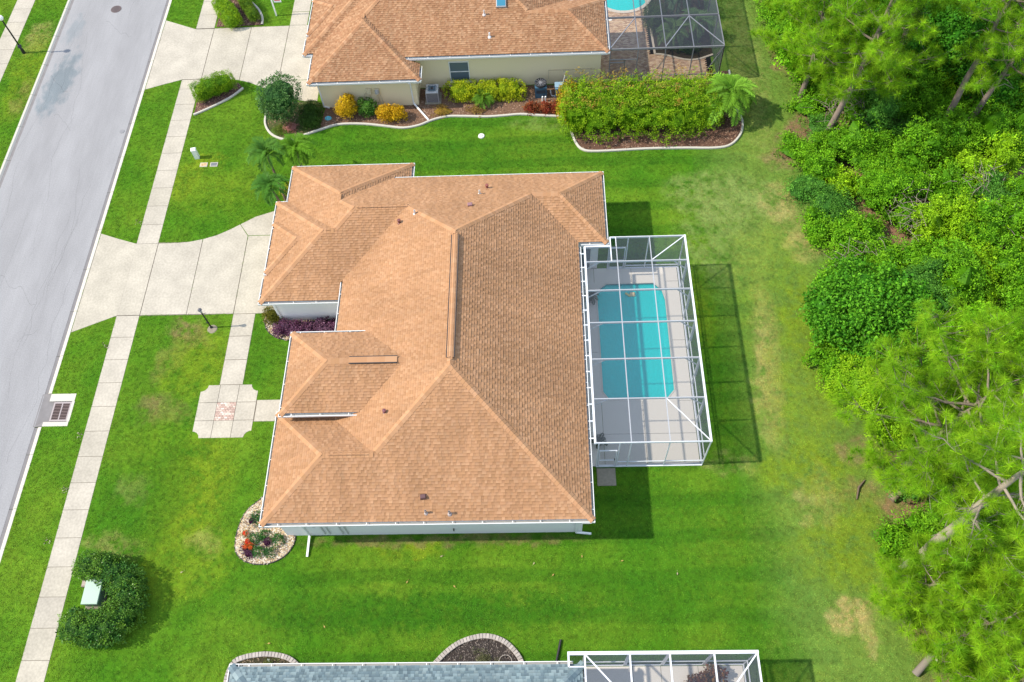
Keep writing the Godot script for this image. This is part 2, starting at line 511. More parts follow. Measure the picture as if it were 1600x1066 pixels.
func build_road() -> void:
	var wd := 384
	var hg := 1600
	var x0 := -35.2
	var x1 := -28.0
	var z0 := -60.0
	var z1 := -2.0
	var f := FastNoiseLite.new(); f.seed = 4; f.frequency = 0.02; f.fractal_octaves = 4
	var g := FastNoiseLite.new(); g.seed = 6; g.frequency = 0.35; g.fractal_octaves = 2
	var s := FastNoiseLite.new(); s.seed = 7; s.frequency = 0.03; s.fractal_octaves = 3
	var val := PackedFloat32Array()
	val.resize(wd * hg)
	var blue := PackedFloat32Array()
	blue.resize(wd * hg)
	for j in hg:
		var z := lerpf(z0, z1, (j + 0.5) / hg)
		for i in wd:
			var x := lerpf(x0, x1, (i + 0.5) / wd)
			var u := (x - x0) / (x1 - x0)
			var v := 0.525 + 0.02 * f.get_noise_2d(i * 1.0, j * 0.55) + 0.05 * g.get_noise_2d(i, j)
			# wheel tracks polished paler, oil line between them
			v += 0.012 * cos(u * TAU * 2.0) + 0.012 * s.get_noise_2d(i * 6.0, j * 0.35)
			# the wet stain at the far kerb
			var e := Vector2((x + 33.9) / 1.1, (z + 46.4 + (x + 33.9) * 0.9) / 3.2).length() + 0.5 * s.get_noise_2d(i, j)
			var st := 0.75 * (1.0 - smoothstep(0.45, 1.15, e))
			e = Vector2((x + 34.3) / 0.7, (z + 52.0) / 2.0).length() + 0.5 * s.get_noise_2d(i + 300, j)
			st = maxf(st, 0.35 * (1.0 - smoothstep(0.4, 1.1, e)))
			v -= 0.10 * st
			val[j * wd + i] = v
			blue[j * wd + i] = st
	# cracks wander along and across
	for t in 30:
		var px := rng.randf() * wd
		var pz := rng.randf() * hg
		var along := t % 3 != 0
		var n := int(rng.randf_range(60, 420)) if along else int(rng.randf_range(40, 150))
		if t < 2:
			px = (0.66 if t == 0 else 0.34) * wd
			pz = 0 if t == 0 else 700
			n = hg
		var dx := 0.0
		for q in n:
			dx = clampf(dx + rng.randf_range(-0.35, 0.35), -0.9, 0.9)
			if t < 2: dx = dx * 0.6
			if along:
				pz += 1; px += dx * 0.6
			else:
				px += 1; pz += dx
			if px < 0 or px >= wd or pz < 0 or pz >= hg: break
			if rng.randf() < 0.12: continue
			var ix := int(pz) * wd + int(px)
			val[ix] -= 0.07 if t < 2 else 0.09
	var d := PackedByteArray()
	d.resize(wd * hg * 3)
	for i in val.size():
		var v := val[i]
		d[i * 3] = int(clampf(v * (1.0 - blue[i] * 0.10), 0, 1) * 255)
		d[i * 3 + 1] = int(clampf(v * 1.002, 0, 1) * 255)
		d[i * 3 + 2] = int(clampf(v * (1.014 + blue[i] * 0.04), 0, 1) * 255)
	var m := StandardMaterial3D.new()
	m.albedo_texture = ImageTexture.create_from_image(Image.create_from_data(wd, hg, false, Image.FORMAT_RGB8, d))
	m.albedo_color = Color(1, 1, 1)
	m.roughness = 0.9
	var mb := MB.new()
	for r in [[-120.0, z0], [z0, z1], [z1, 60.0]]:
		mb.quad(Vector3(x0 - 0.05, -0.06, r[1]), Vector3(x1 + 0.05, -0.06, r[1]), Vector3(x1 + 0.05, -0.06, r[0]), Vector3(x0 - 0.05, -0.06, r[0]), W)
	for p in mb.v:
		mb.t.append(Vector2(clampf((p.x - x0) / (x1 - x0), 0, 1), (p.z - z0) / (z1 - z0)))
	single("road", mb, m, "pale grey asphalt street with cracks and a bluish stain", "road", "", "structure")
	# manhole and valve covers lie in the road
	var mh := thing("manhole_cover", Vector3(-31.68, -0.056, -54.2), "round dark iron manhole cover in the middle of the street", "manhole cover")
	var a := MB.new()
	a.lathe(Vector3.ZERO, [Vector2(0.40, 0), Vector2(0.40, 0.012), Vector2(0.36, 0.016), Vector2(0.355, 0.008)], 28, Color(0.12, 0.09, 0.085))
	part(mh, "rim", a, M.paint, false)
	a = MB.new()
	a.lathe(Vector3.ZERO, [Vector2(0.35, 0.0), Vector2(0.35, 0.012), Vector2(0.0, 0.014)], 28, Color(0.085, 0.06, 0.058))
	for i in 5:
		a.box(Vector3(0, 0.015, -0.24 + i * 0.12), Vector3(0.42 - absf(i - 2) * 0.1, 0.006, 0.03), Color(0.06, 0.045, 0.045))
	part(mh, "lid", a, M.paint, false)
	a = MB.new()
	a.lathe(Vector3.ZERO, [Vector2(0.17, 0), Vector2(0.17, 0.012), Vector2(0.13, 0.014), Vector2(0.0, 0.012)], 20, Color(0.2, 0.2, 0.21))
	var vc := single("valve_cover", a, M.paint, "small round grey valve cover near the east kerb of the street", "valve cover")
	vc.position = Vector3(-28.25, -0.056, -41.5)
	# kerbs: a gutter pan and a low rolled kerb, poured in lengths
	for side in 2:
		var kb := thing("kerb", Vector3(-27.8 if side == 0 else -35.4, 0, -30), ["rolled concrete kerb and gutter along the near side of the street", "rolled concrete kerb and gutter along the far side of the street"][side], "kerb", "", "structure")
		var sx := 1.0 if side == 0 else -1.0
		var ed := -28.05 if side == 0 else -35.15
		for q in 42:
			var za := -91.0 + q * 3.05
			var zb := za + 3.03
			if side == 0 and zb > -21.5 and za < -19.4:
				if za < -21.5: zb = -21.48
				else: za = -19.42
				if zb <= za: continue
			var pr := [Vector2(0, -0.062), Vector2(0.24, -0.075), Vector2(0.30, -0.07), Vector2(0.40, 0.008), Vector2(0.54, 0.016), Vector2(0.56, -0.1)]
			var pan := MB.new()
			var top := MB.new()
			for i in pr.size() - 1:
				var u: Vector2 = pr[i]
				var w: Vector2 = pr[i + 1]
				var t := pan if i < 2 else top
				var p0 := Vector3(ed + sx * u.x, u.y, za)
				var p1 := Vector3(ed + sx * w.x, w.y, za)
				var dz := Vector3(0, 0, zb - za)
				if side == 0: t.quad(p0 + dz, p1 + dz, p1, p0, W)
				else: t.quad(p1 + dz, p0 + dz, p0, p1, W)
			part(kb, "gutter_pan", pan, M.gutter_pan)
			part(kb, "kerb_stone", top, M.curb)

func slab_set(parent: Node3D, called: String, polys: Array, y0: float, y1: float, m: Material, tone := 0.06) -> void:
	for p in polys:
		var mb := MB.new()
		var t := 1.0 + rng.randf_range(-tone, tone)
		var q := Geometry2D.offset_polygon(p, -0.012)
		if q.is_empty(): continue
		mb.prism(q[0], y0, y1, Color(t, t, t * rng.randf_range(0.97, 1.0)))
		part(parent, called, mb, m)

func build_paving() -> void:
	# one dark sheet of sand shows in the joints
	var bed := MB.new()
	var sand := Color(0.9, 0.85, 0.8)
	for p in [R(-25.02, -66, -23.64, 12), R(-39.72, -66, -38.28, 12), R(-27.5, -31.9, -15.3, -26.5), flip(R(-27.5, -31.9, -15.3, -26.5)), R(-18.03, -26.5, -16.71, -21.8), R(-15.8, -20.83, -13.2, -19.52), R(-19.0, -21.38, -15.8, -19.02), R(-18.58, -21.75, -16.22, -18.62)]:
		bed.prism(p, 0.0, 0.004, sand, false)
	single("joint_bed", bed, M.joint, "dark soil seen in the joints between the concrete slabs", "soil", "", "structure")
	var sw := thing("sidewalk", Vector3(-24.3, 0, -30), "concrete sidewalk of square panels along the near side of the street", "sidewalk", "", "structure")
	hard(R(-25.03, -70, -23.62, 15))
	var set := []
	var zs := [-31.82, -26.55]
	var z := -26.55
	while z < 6:
		set.append(R(-25.02, z, -23.64, z + 1.487))
		z += 1.487
	z = -31.82
	while z > -46.2:
		set.append(R(-25.02, maxf(z - 1.5, -46.25), -23.64, z))
		z -= 1.5
	z = -51.6
	while z > -62:
		set.append(R(-25.02, z - 1.5, -23.64, z))
		z -= 1.5
	slab_set(sw, "sidewalk_panel", set, 0.0, 0.014, M.concrete, 0.07)
	var fw := thing("far_sidewalk", Vector3(-39, 0, -50), "concrete sidewalk across the street at the upper left", "sidewalk", "", "structure")
	hard(R(-39.73, -70, -38.27, 15))
	set = []
	for i in 24: set.append(R(-39.72, -62 + i * 1.5, -38.28, -60.5 + i * 1.5))
	slab_set(fw, "sidewalk_panel", set, 0.0, 0.014, M.concrete, 0.06)
	# driveway of the house, and the neighbour's, which is its mirror image
	var dr := [P([-27.48, -32.72, -26.3, -32.28, -24.98, -31.83, -24.98, -26.57, -26.13, -26.06, -27.48, -25.46]), R(-25.0, -31.82, -23.64, -26.57),
		P([-23.62, -31.82, -22.72, -31.83, -21.76, -31.88, -20.88, -32.07, -20.85, -26.55, -23.62, -26.55]), P([-20.86, -32.08, -20.04, -32.36, -19.26, -32.79, -18.70, -33.16, -18.07, -32.24, -18.04, -26.52, -20.84, -26.54]),
		P([-18.05, -32.24, -15.2, -32.24, -15.2, -26.5, -18.02, -26.5]), P([-18.69, -33.16, -17.83, -33.73, -16.78, -34.13, -15.6, -34.4, -15.05, -34.4, -15.05, -32.26, -18.06, -32.26])]
	var d := thing("driveway", Vector3(-20, 0, -29), "flared concrete driveway from the street to the garage", "driveway", "", "structure")
	slab_set(d, "concrete_slab", dr, 0.0, 0.018, M.concrete, 0.03)
	for p in dr: hard(p)
	var dn := thing("neighbour_driveway", Vector3(-20, 0, -49), "neighbour's concrete driveway with clipped hedges on both sides", "driveway", "", "structure")
	var dm := []
	for p in dr:
		dm.append(flip(p))
		hard(flip(p))
	slab_set(dn, "concrete_slab", dm, 0.0, 0.018, M.concrete, 0.03)
	var nw := thing("neighbour_front_walk", Vector3(-17.4, 0, -54), "concrete walk beside the neighbour's lawn at the top edge", "walk", "", "structure")
	var nws := []
	for i in 5: nws.append(R(-18.02, -53.08 - i * 1.5, -16.71, -51.6 - i * 1.5))
	slab_set(nw, "concrete_slab", nws, 0.0, 0.02, M.concrete, 0.04)
	hard(R(-18.03, -62, -16.7, -51.6))
	# front walk and the square with a brick centre
	var fk := thing("front_walk", Vector3(-17.4, 0, -24), "concrete walk from the driveway past the lawn to the front square", "walk", "", "structure")
	slab_set(fk, "concrete_slab", [R(-18.02, -26.49, -16.71, -24.98), R(-18.02, -24.97, -16.71, -23.42), R(-18.02, -23.41, -16.71, -21.82), R(-15.74, -20.83, -14.3, -19.52), R(-14.3, -20.83, -12.9, -19.52)], 0.0, 0.016, M.concrete, 0.03)
	hard(R(-18.05, -26.5, -16.7, -21.8))
	hard(R(-15.8, -20.85, -12.9, -19.5))
	var pz := thing("front_square", Vector3(-17.4, 0, -20.2), "notched concrete square with a brick centre on the front lawn", "paving", "", "structure")
	var xs := [-19.03, -17.96, -16.88, -15.78]
	var zz := [-21.81, -20.72, -19.62, -18.58]
	var sq := []
	for i in 3:
		for j in 3:
			if i == 1 and j == 1: continue
			var p := R(xs[i], zz[j], xs[i + 1], zz[j + 1])
			if i != 1 and j != 1:
				var cx: float = xs[0] if i == 0 else xs[3]
				var cz: float = zz[0] if j == 0 else zz[3]
				var arc := PackedVector2Array()
				for k in 14: arc.append(Vector2(cx, cz) + Vector2.from_angle(TAU * k / 14) * 0.40)
				p = Geometry2D.clip_polygons(p, arc)[0]
			sq.append(p)
	slab_set(pz, "concrete_slab", sq, 0.0, 0.016, M.concrete, 0.035)
	hard(R(-19.03, -21.8, -15.78, -18.58))
	var tone := [Color(0.50, 0.36, 0.30), Color(0.60, 0.48, 0.40), Color(0.44, 0.32, 0.27), Color(0.66, 0.58, 0.50), Color(0.53, 0.41, 0.35)]
	for j in 10:
		var x := -17.955
		var first := true
		while x < -16.90:
			var w := 0.179
			if first and j % 2: w = 0.0895
			first = false
			w = minf(w, -16.885 - x)
			if w > 0.04:
				var mb := MB.new()
				mb.slab(Vector3(x + w / 2, 0.006 + rng.randf_range(0, 0.004), -20.66 + j * 0.1095), Vector3(w - 0.010, 0.024, 0.099), 0.004, tone[rng.randi() % 5])
				part(pz, "brick", mb, M.paver)
			x += w
	# storm drain inlet
	var inl := thing("storm_drain", Vector3(-26.8, 0, -20.4), "storm drain with an iron grate in a concrete apron beside the street", "storm drain")
	var ap := MB.new()
	for r in [[-27.5, -21.44, -26.08, -20.98], [-26.2, -20.97, -26.05, -19.72], [-27.5, -19.71, -26.08, -19.45]]:
		ap.box(Vector3((r[0] + r[2]) / 2, -0.04, (r[1] + r[3]) / 2), Vector3(r[2] - r[0], 0.12, r[3] - r[1]), W)
	part(inl, "apron", ap, M.curb)
	var th := MB.new()
	th.quad(Vector3(-28.05, -0.058, -19.45), Vector3(-27.22, -0.085, -19.72), Vector3(-27.22, -0.085, -20.97), Vector3(-28.05, -0.058, -21.46), W)
	th.quad(Vector3(-27.22, -0.085, -20.97), Vector3(-27.49, 0.018, -20.98), Vector3(-27.5, 0.018, -21.46), Vector3(-28.05, -0.058, -21.46), W)
	th.quad(Vector3(-28.05, -0.058, -19.45), Vector3(-27.5, 0.018, -19.45), Vector3(-27.49, 0.018, -19.71), Vector3(-27.22, -0.085, -19.72), W)
	part(inl, "throat", th, M.gutter_pan)
	var fr := MB.new()
	var iron := Color(0.30, 0.26, 0.26)
	for r in [[-27.22, -20.95, -26.22, -20.86], [-27.22, -19.86, -26.22, -19.76], [-27.22, -20.86, -27.14, -19.86], [-26.30, -20.86, -26.22, -19.86], [-26.75, -20.86, -26.69, -19.86]]:
		fr.box(Vector3((r[0] + r[2]) / 2, -0.05, (r[1] + r[3]) / 2), Vector3(r[2] - r[0], 0.06, r[3] - r[1]), iron)
	part(inl, "frame", fr, M.paint)
	for s in 2:
		for i in 11:
			var mb := MB.new()
			mb.box(Vector3(-26.945 if s == 0 else -26.495, -0.045, -20.82 + i * 0.092), Vector3(0.385, 0.05, 0.042), Color(0.13, 0.09, 0.085))
			part(inl, "grate_bar", mb, M.paint)
	var pit := MB.new()
	pit.quad(Vector3(-27.2, -0.09, -19.78), Vector3(-26.2, -0.09, -19.78), Vector3(-26.2, -0.09, -20.95), Vector3(-27.2, -0.09, -20.95), Color(0.3, 0.3, 0.3))
	part(inl, "pit", pit, M.soil)
	hard(R(-27.6, -21.46, -26.03, -19.43))

# ------------------------------------------------------------------ roofs
var mirrored := false
var tones: Array = []

func fz(z: float) -> float:
	return MIRROR - z if mirrored else z

# One roof slope: poly in plan, up = plan direction uphill, edge = where the eave stands along it, e = eave height.
func slope(house: Node3D, pts: Array, up: Vector2, edge: float, e: float) -> void:
	var poly := P(pts)
	if mirrored:
		poly = flip(poly)
		if absf(up.y) > 0.5:
			up.y = -up.y
			edge = MIRROR * up.y + edge
	var A := Vector2(-up.y, up.x)
	var lp := PackedVector2Array()
	var amin := 1e9
	var amax := -1e9
	var umax := 0.0
	for p in poly:
		var q := Vector2(p.dot(A), (p.dot(up) - edge) * 1.118034)
		lp.append(q)
		amin = minf(amin, q.x); amax = maxf(amax, q.x); umax = maxf(umax, q.y)
	var cut := Geometry2D.intersect_polygons(lp, PackedVector2Array([Vector2(amin - 1, 0.165), Vector2(amax + 1, 0.165), Vector2(amax + 1, umax + 1), Vector2(amin - 1, umax + 1)]))
	var nn := Vector3(-0.5 * up.x, 1, -0.5 * up.y) / 1.118034
	var to3 := func(q: Vector2, off: float) -> Vector3:
		var g := up * (edge + q.y / 1.118034) + A * q.x
		return Vector3(g.x, e + 0.5 * q.y / 1.118034, g.y) + nn * off
	var deck := MB.new()
	var mb := MB.new()
	for lp2: PackedVector2Array in cut:
		if Geometry2D.is_polygon_clockwise(lp2): continue
		var ix := Geometry2D.triangulate_polygon(lp2)
		for k in range(0, ix.size(), 3):
			var a: Vector3 = to3.call(lp2[ix[k]], 0.0)
			var b: Vector3 = to3.call(lp2[ix[k + 1]], 0.0)
			var d: Vector3 = to3.call(lp2[ix[k + 2]], 0.0)
			if (b - a).cross(d - a).y < 0: deck.tri(a, d, b, W)
			else: deck.tri(a, b, d, W)
		var u0 := 0.165
		while u0 < umax:
			var row := PackedVector2Array([Vector2(amin - 1, u0), Vector2(amax + 1, u0), Vector2(amax + 1, u0 + 0.143), Vector2(amin - 1, u0 + 0.143)])
			for strip: PackedVector2Array in Geometry2D.intersect_polygons(lp2, row):
				var lo := 1e9
				var hi := -1e9
				for q in strip:
					lo = minf(lo, q.x); hi = maxf(hi, q.x)
				var x := lo - rng.randf() * 0.25
				var high := rng.randf() < 0.5
				while x < hi:
					var w := rng.randf_range(0.10, 0.21)
					var tab := PackedVector2Array([Vector2(x, u0), Vector2(x + w, u0), Vector2(x + w, u0 + 0.143), Vector2(x, u0 + 0.143)])
					var got: Array = [tab]
					if x < lo + 0.16 or x + w > hi - 0.16:
						got = Geometry2D.intersect_polygons(strip, tab)
					var th := 0.030 if high else 0.016
					var col: Color = tones[rng.randi() % tones.size()]
					var mid: Vector3 = to3.call(Vector2(x, u0), 0.0)
					# weather: faded areas and faint streaks that run down the slope
					var wear := 1.0 + 0.13 * nz1.get_noise_2d(mid.x * 1.7, mid.z * 1.7) + 0.12 * nz2.get_noise_2d(x * 2.2, u0 * 0.25)
					col = col * (rng.randf_range(0.97, 1.03) * wear * (1.02 if high else 0.97))
					var band := 0.85 if high else 0.72
					for g: PackedVector2Array in got:
						if Geometry2D.is_polygon_clockwise(g): continue
						var top := []
						var tone := PackedColorArray()
						for q in g:
							# the upper strip of each course carries a darker printed band
							tone.append(col if q.y < u0 + 0.07 else col * band)
							top.append(to3.call(q, lerpf(th, 0.006, clampf((q.y - u0) / 0.143, 0, 1))))
						var c0: Vector3 = top[0]
						for k in range(1, g.size() - 1):
							mb_tone(mb, [c0, top[k], top[k + 1]], [tone[0], tone[k], tone[k + 1]])
						for k in g.size():
							var k2 := (k + 1) % g.size()
							if g[k].y > u0 + 0.13 and g[k2].y > u0 + 0.13: continue
							var b0: Vector3 = to3.call(g[k], 0.0)
							var b1: Vector3 = to3.call(g[k2], 0.0)
							mb.quad(b0, b1, top[k2], top[k], col)
					x += w
					high = not high if rng.randf() < 0.8 else high
			u0 += 0.143
	var r := part(house, "roof_slope", deck, M.roofdeck)
	part(r, "shingles", mb, M.shingle, true, "stuff")

func mb_tone(mb: MB, p: Array, c: Array) -> void:
	var m: Vector3 = (p[1] - p[0]).cross(p[2] - p[0]).normalized()
	var o := [0, 2, 1]
	if m.y < 0:
		m = -m
		o = [0, 1, 2]
	for i in o:
		mb.v.append(p[i]); mb.n.append(m); mb.c.append(c[i])

func mb_up(mb: MB, a: Vector3, b: Vector3, d: Vector3, col: Color) -> void:
	if (b - a).cross(d - a).y < 0: mb.tri(a, d, b, col)
	else: mb.tri(a, b, d, col)

# shingles bent over a hip or a ridge
func caps(mb: MB, lines: Array) -> void:
	for l in lines:
		var a := Vector3(l[0], l[1], fz(l[2]))
		var b := Vector3(l[3], l[4], fz(l[5]))
		if a.y > b.y:
			var q := a
			a = b
			b = q
		var d := b - a
		var len := d.length()
		d /= len
		var drop := 0.5 if absf(d.y) < 0.01 else 0.354
		var side := Vector3(-d.z, 0, d.x).normalized()
		var w := 0.17
		var s := 0.12 if drop < 0.4 else 0.0
		while s < len - 0.02:
			var t := minf(s + 0.24, len + 0.05)
			var col: Color = tones[rng.randi() % tones.size()] * rng.randf_range(1.0, 1.1)
			var p0 := a + d * s + Vector3.UP * 0.046
			var p1 := a + d * t + Vector3.UP * 0.032
			var l0 := p0 + side * w - Vector3.UP * (drop * w + 0.012)
			var r0 := p0 - side * w - Vector3.UP * (drop * w + 0.012)
			var l1 := p1 + side * w - Vector3.UP * (drop * w + 0.012)
			var r1 := p1 - side * w - Vector3.UP * (drop * w + 0.012)
			mb_up(mb, p0, l0, l1, col); mb_up(mb, p0, l1, p1, col)
			mb_up(mb, p0, p1, r1, col); mb_up(mb, p0, r1, r0, col)
			var dn := Vector3.UP * 0.03
			mb.quad(l0 - dn, l0, p0, p0 - dn, col); mb.quad(p0 - dn, p0, r0, r0 - dn, col)
			mb.quad(l0 - dn, l1 - dn, l1, l0, col); mb.quad(r1 - dn, r0 - dn, r0, r1, col)
			s += 0.21

# an open gutter along an eave, its outer lip on the line; straps cross it
func gutter(house: Node3D, x0: float, z0: float, x1: float, z1: float, h: float, outward: Vector2, soffit := 0.42) -> void:
	z0 = fz(z0); z1 = fz(z1)
	if mirrored: outward.y = -outward.y
	var o := Vector3(outward.x, 0, outward.y)
	var a := Vector3(x0, h, z0)
	var b := Vector3(x1, h, z1)
	var d := (b - a).normalized()
	if absf(outward.y) > 0.5:
		a.y -= 0.003; b.y -= 0.003
	var bs := Basis(o, Vector3.UP, o.cross(Vector3.UP))
	var ln := (b - a).length()
	var mid := (a + b) / 2
	var mb := MB.new()
	mb.box(mid - o * 0.008 + Vector3.DOWN * 0.05, Vector3(0.022, 0.12, ln), W, bs)
	mb.box(mid - o * 0.016 + Vector3.UP * 0.006, Vector3(0.034, 0.012, ln), W, bs)
	mb.box(mid - o * 0.085 + Vector3.DOWN * 0.105, Vector3(0.13, 0.012, ln - 0.02), Color(0.40, 0.40, 0.39), bs)
	mb.box(mid - o * 0.158 + Vector3.DOWN * 0.075, Vector3(0.015, 0.17, ln), W, bs)
	mb.box(mid - o * (0.168 + soffit / 2) + Vector3.DOWN * 0.16, Vector3(soffit, 0.02, ln), W, bs)
	var s := rng.randf_range(0.4, 0.9)
	while s < ln - 0.2:
		mb.box(a + d * s - o * 0.08 + Vector3.UP * 0.017, Vector3(0.16, 0.008, 0.035), W, bs)
		s += rng.randf_range(1.25, 1.45)
	part(house, "gutter", mb, M.gutter)

func downspout(house: Node3D, x: float, z: float, h: float, wall: Vector2, ext: Vector2, col := W) -> void:
	z = fz(z)
	if mirrored: wall.y = -wall.y
	if mirrored: ext.y = -ext.y
	var mb := MB.new()
	var top := Vector3(x, h - 0.1, z)
	var w := Vector3(wall.x, h - 0.45, wall.y if not mirrored else wall.y)
	w.z = z + wall.y
	w.x = x + wall.x
	mb.bar(top, w, 0.085, 0.085, col)
	mb.bar(w + Vector3.UP * 0.03, Vector3(w.x, 0.14, w.z), 0.085, 0.085, col)
	if ext.length() > 0.1:
		var f := Vector3(w.x + ext.x, 0.055, w.z + ext.y)
		mb.bar(Vector3(w.x, 0.17, w.z), f, 0.10, 0.085, col)
	part(house, "downspout", mb, M.white)

func plain_wall(house: Node3D, x0: float, z0: float, x1: float, z1: float, h: float, m: Material) -> void:
	z0 = fz(z0); z1 = fz(z1)
	var mb := MB.new()
	mb.prism(R(minf(x0, x1), minf(z0, z1), maxf(x0, x1), maxf(z0, z1)), -0.1, h, W)
	part(house, "wall", mb, m)
	hard(R(minf(x0, x1) - 0.05, minf(z0, z1) - 0.05, maxf(x0, x1) + 0.05, maxf(z0, z1) + 0.05))

# a framed window or door on a wall; out = facing, at = centre of its foot
func window(house: Node3D, called: String, at: Vector3, wd: float, ht: float, out: Vector3, rails: int, m: Material, mullions := 0) -> void:
	if mirrored:
		at.z = fz(at.z)
		out.z = -out.z
	var x := Vector3.UP.cross(out)
	var bs := Basis(x, Vector3.UP, out)
	var f := MB.new()
	for s in [-1, 1]:
		f.box(at + x * s * (wd / 2 - 0.03) + Vector3.UP * ht / 2 + out * 0.03, Vector3(0.06, ht, 0.06), W, bs)
		f.box(at + Vector3.UP * (ht / 2 + s * (ht / 2 - 0.03)) + out * 0.03, Vector3(wd - 0.12, 0.06, 0.06), W, bs)
	for i in rails:
		f.box(at + Vector3.UP * ht * (i + 1) / (rails + 1) + out * 0.025, Vector3(wd - 0.12, 0.05, 0.045), W, bs)
	for i in mullions:
		f.box(at + x * (wd * (i + 1) / (mullions + 1) - wd / 2) + Vector3.UP * ht / 2 + out * 0.025, Vector3(0.07, ht - 0.12, 0.045), W, bs)
	var o := part(house, called, f, m)
	var sill := MB.new()
	sill.box(at + Vector3.DOWN * 0.03 + out * 0.06, Vector3(wd + 0.08, 0.05, 0.12), W, bs)
	part(o, "sill", sill, M.white)
	for i in rails + 1:
		var g := MB.new()
		var h := ht / (rails + 1)
		g.box(at + Vector3.UP * h * (i + 0.5) + out * 0.012, Vector3(wd - 0.12, h - 0.04, 0.012), W, bs)
		part(o, "pane", g, M.glass)

func roof_vents(house: Node3D, list: Array) -> void:
	for l in list:
		var mb := MB.new()
		var o := Vector3(l[0], l[1], fz(l[2]))
		if l[3] == 0:      # plain pipe
			mb.lathe(o, [Vector2(0.13, -0.05), Vector2(0.10, 0.02), Vector2(0.05, 0.05), Vector2(0.05, 0.32), Vector2(0.035, 0.32), Vector2(0.033, 0.2)], 12, l[4])
		elif l[3] == 1:    # capped flue
			mb.lathe(o, [Vector2(0.14, -0.06), Vector2(0.10, 0.03), Vector2(0.06, 0.05), Vector2(0.06, 0.2), Vector2(0.10, 0.2), Vector2(0.095, 0.27), Vector2(0.0, 0.29)], 12, l[4])
		else:              # box vent
			mb.slab(o + Vector3.UP * 0.08, Vector3(0.27, 0.22, 0.22), 0.03, l[4], Basis(Vector3.UP, 0.1))
		part(house, "roof_vent", mb, M.vent)

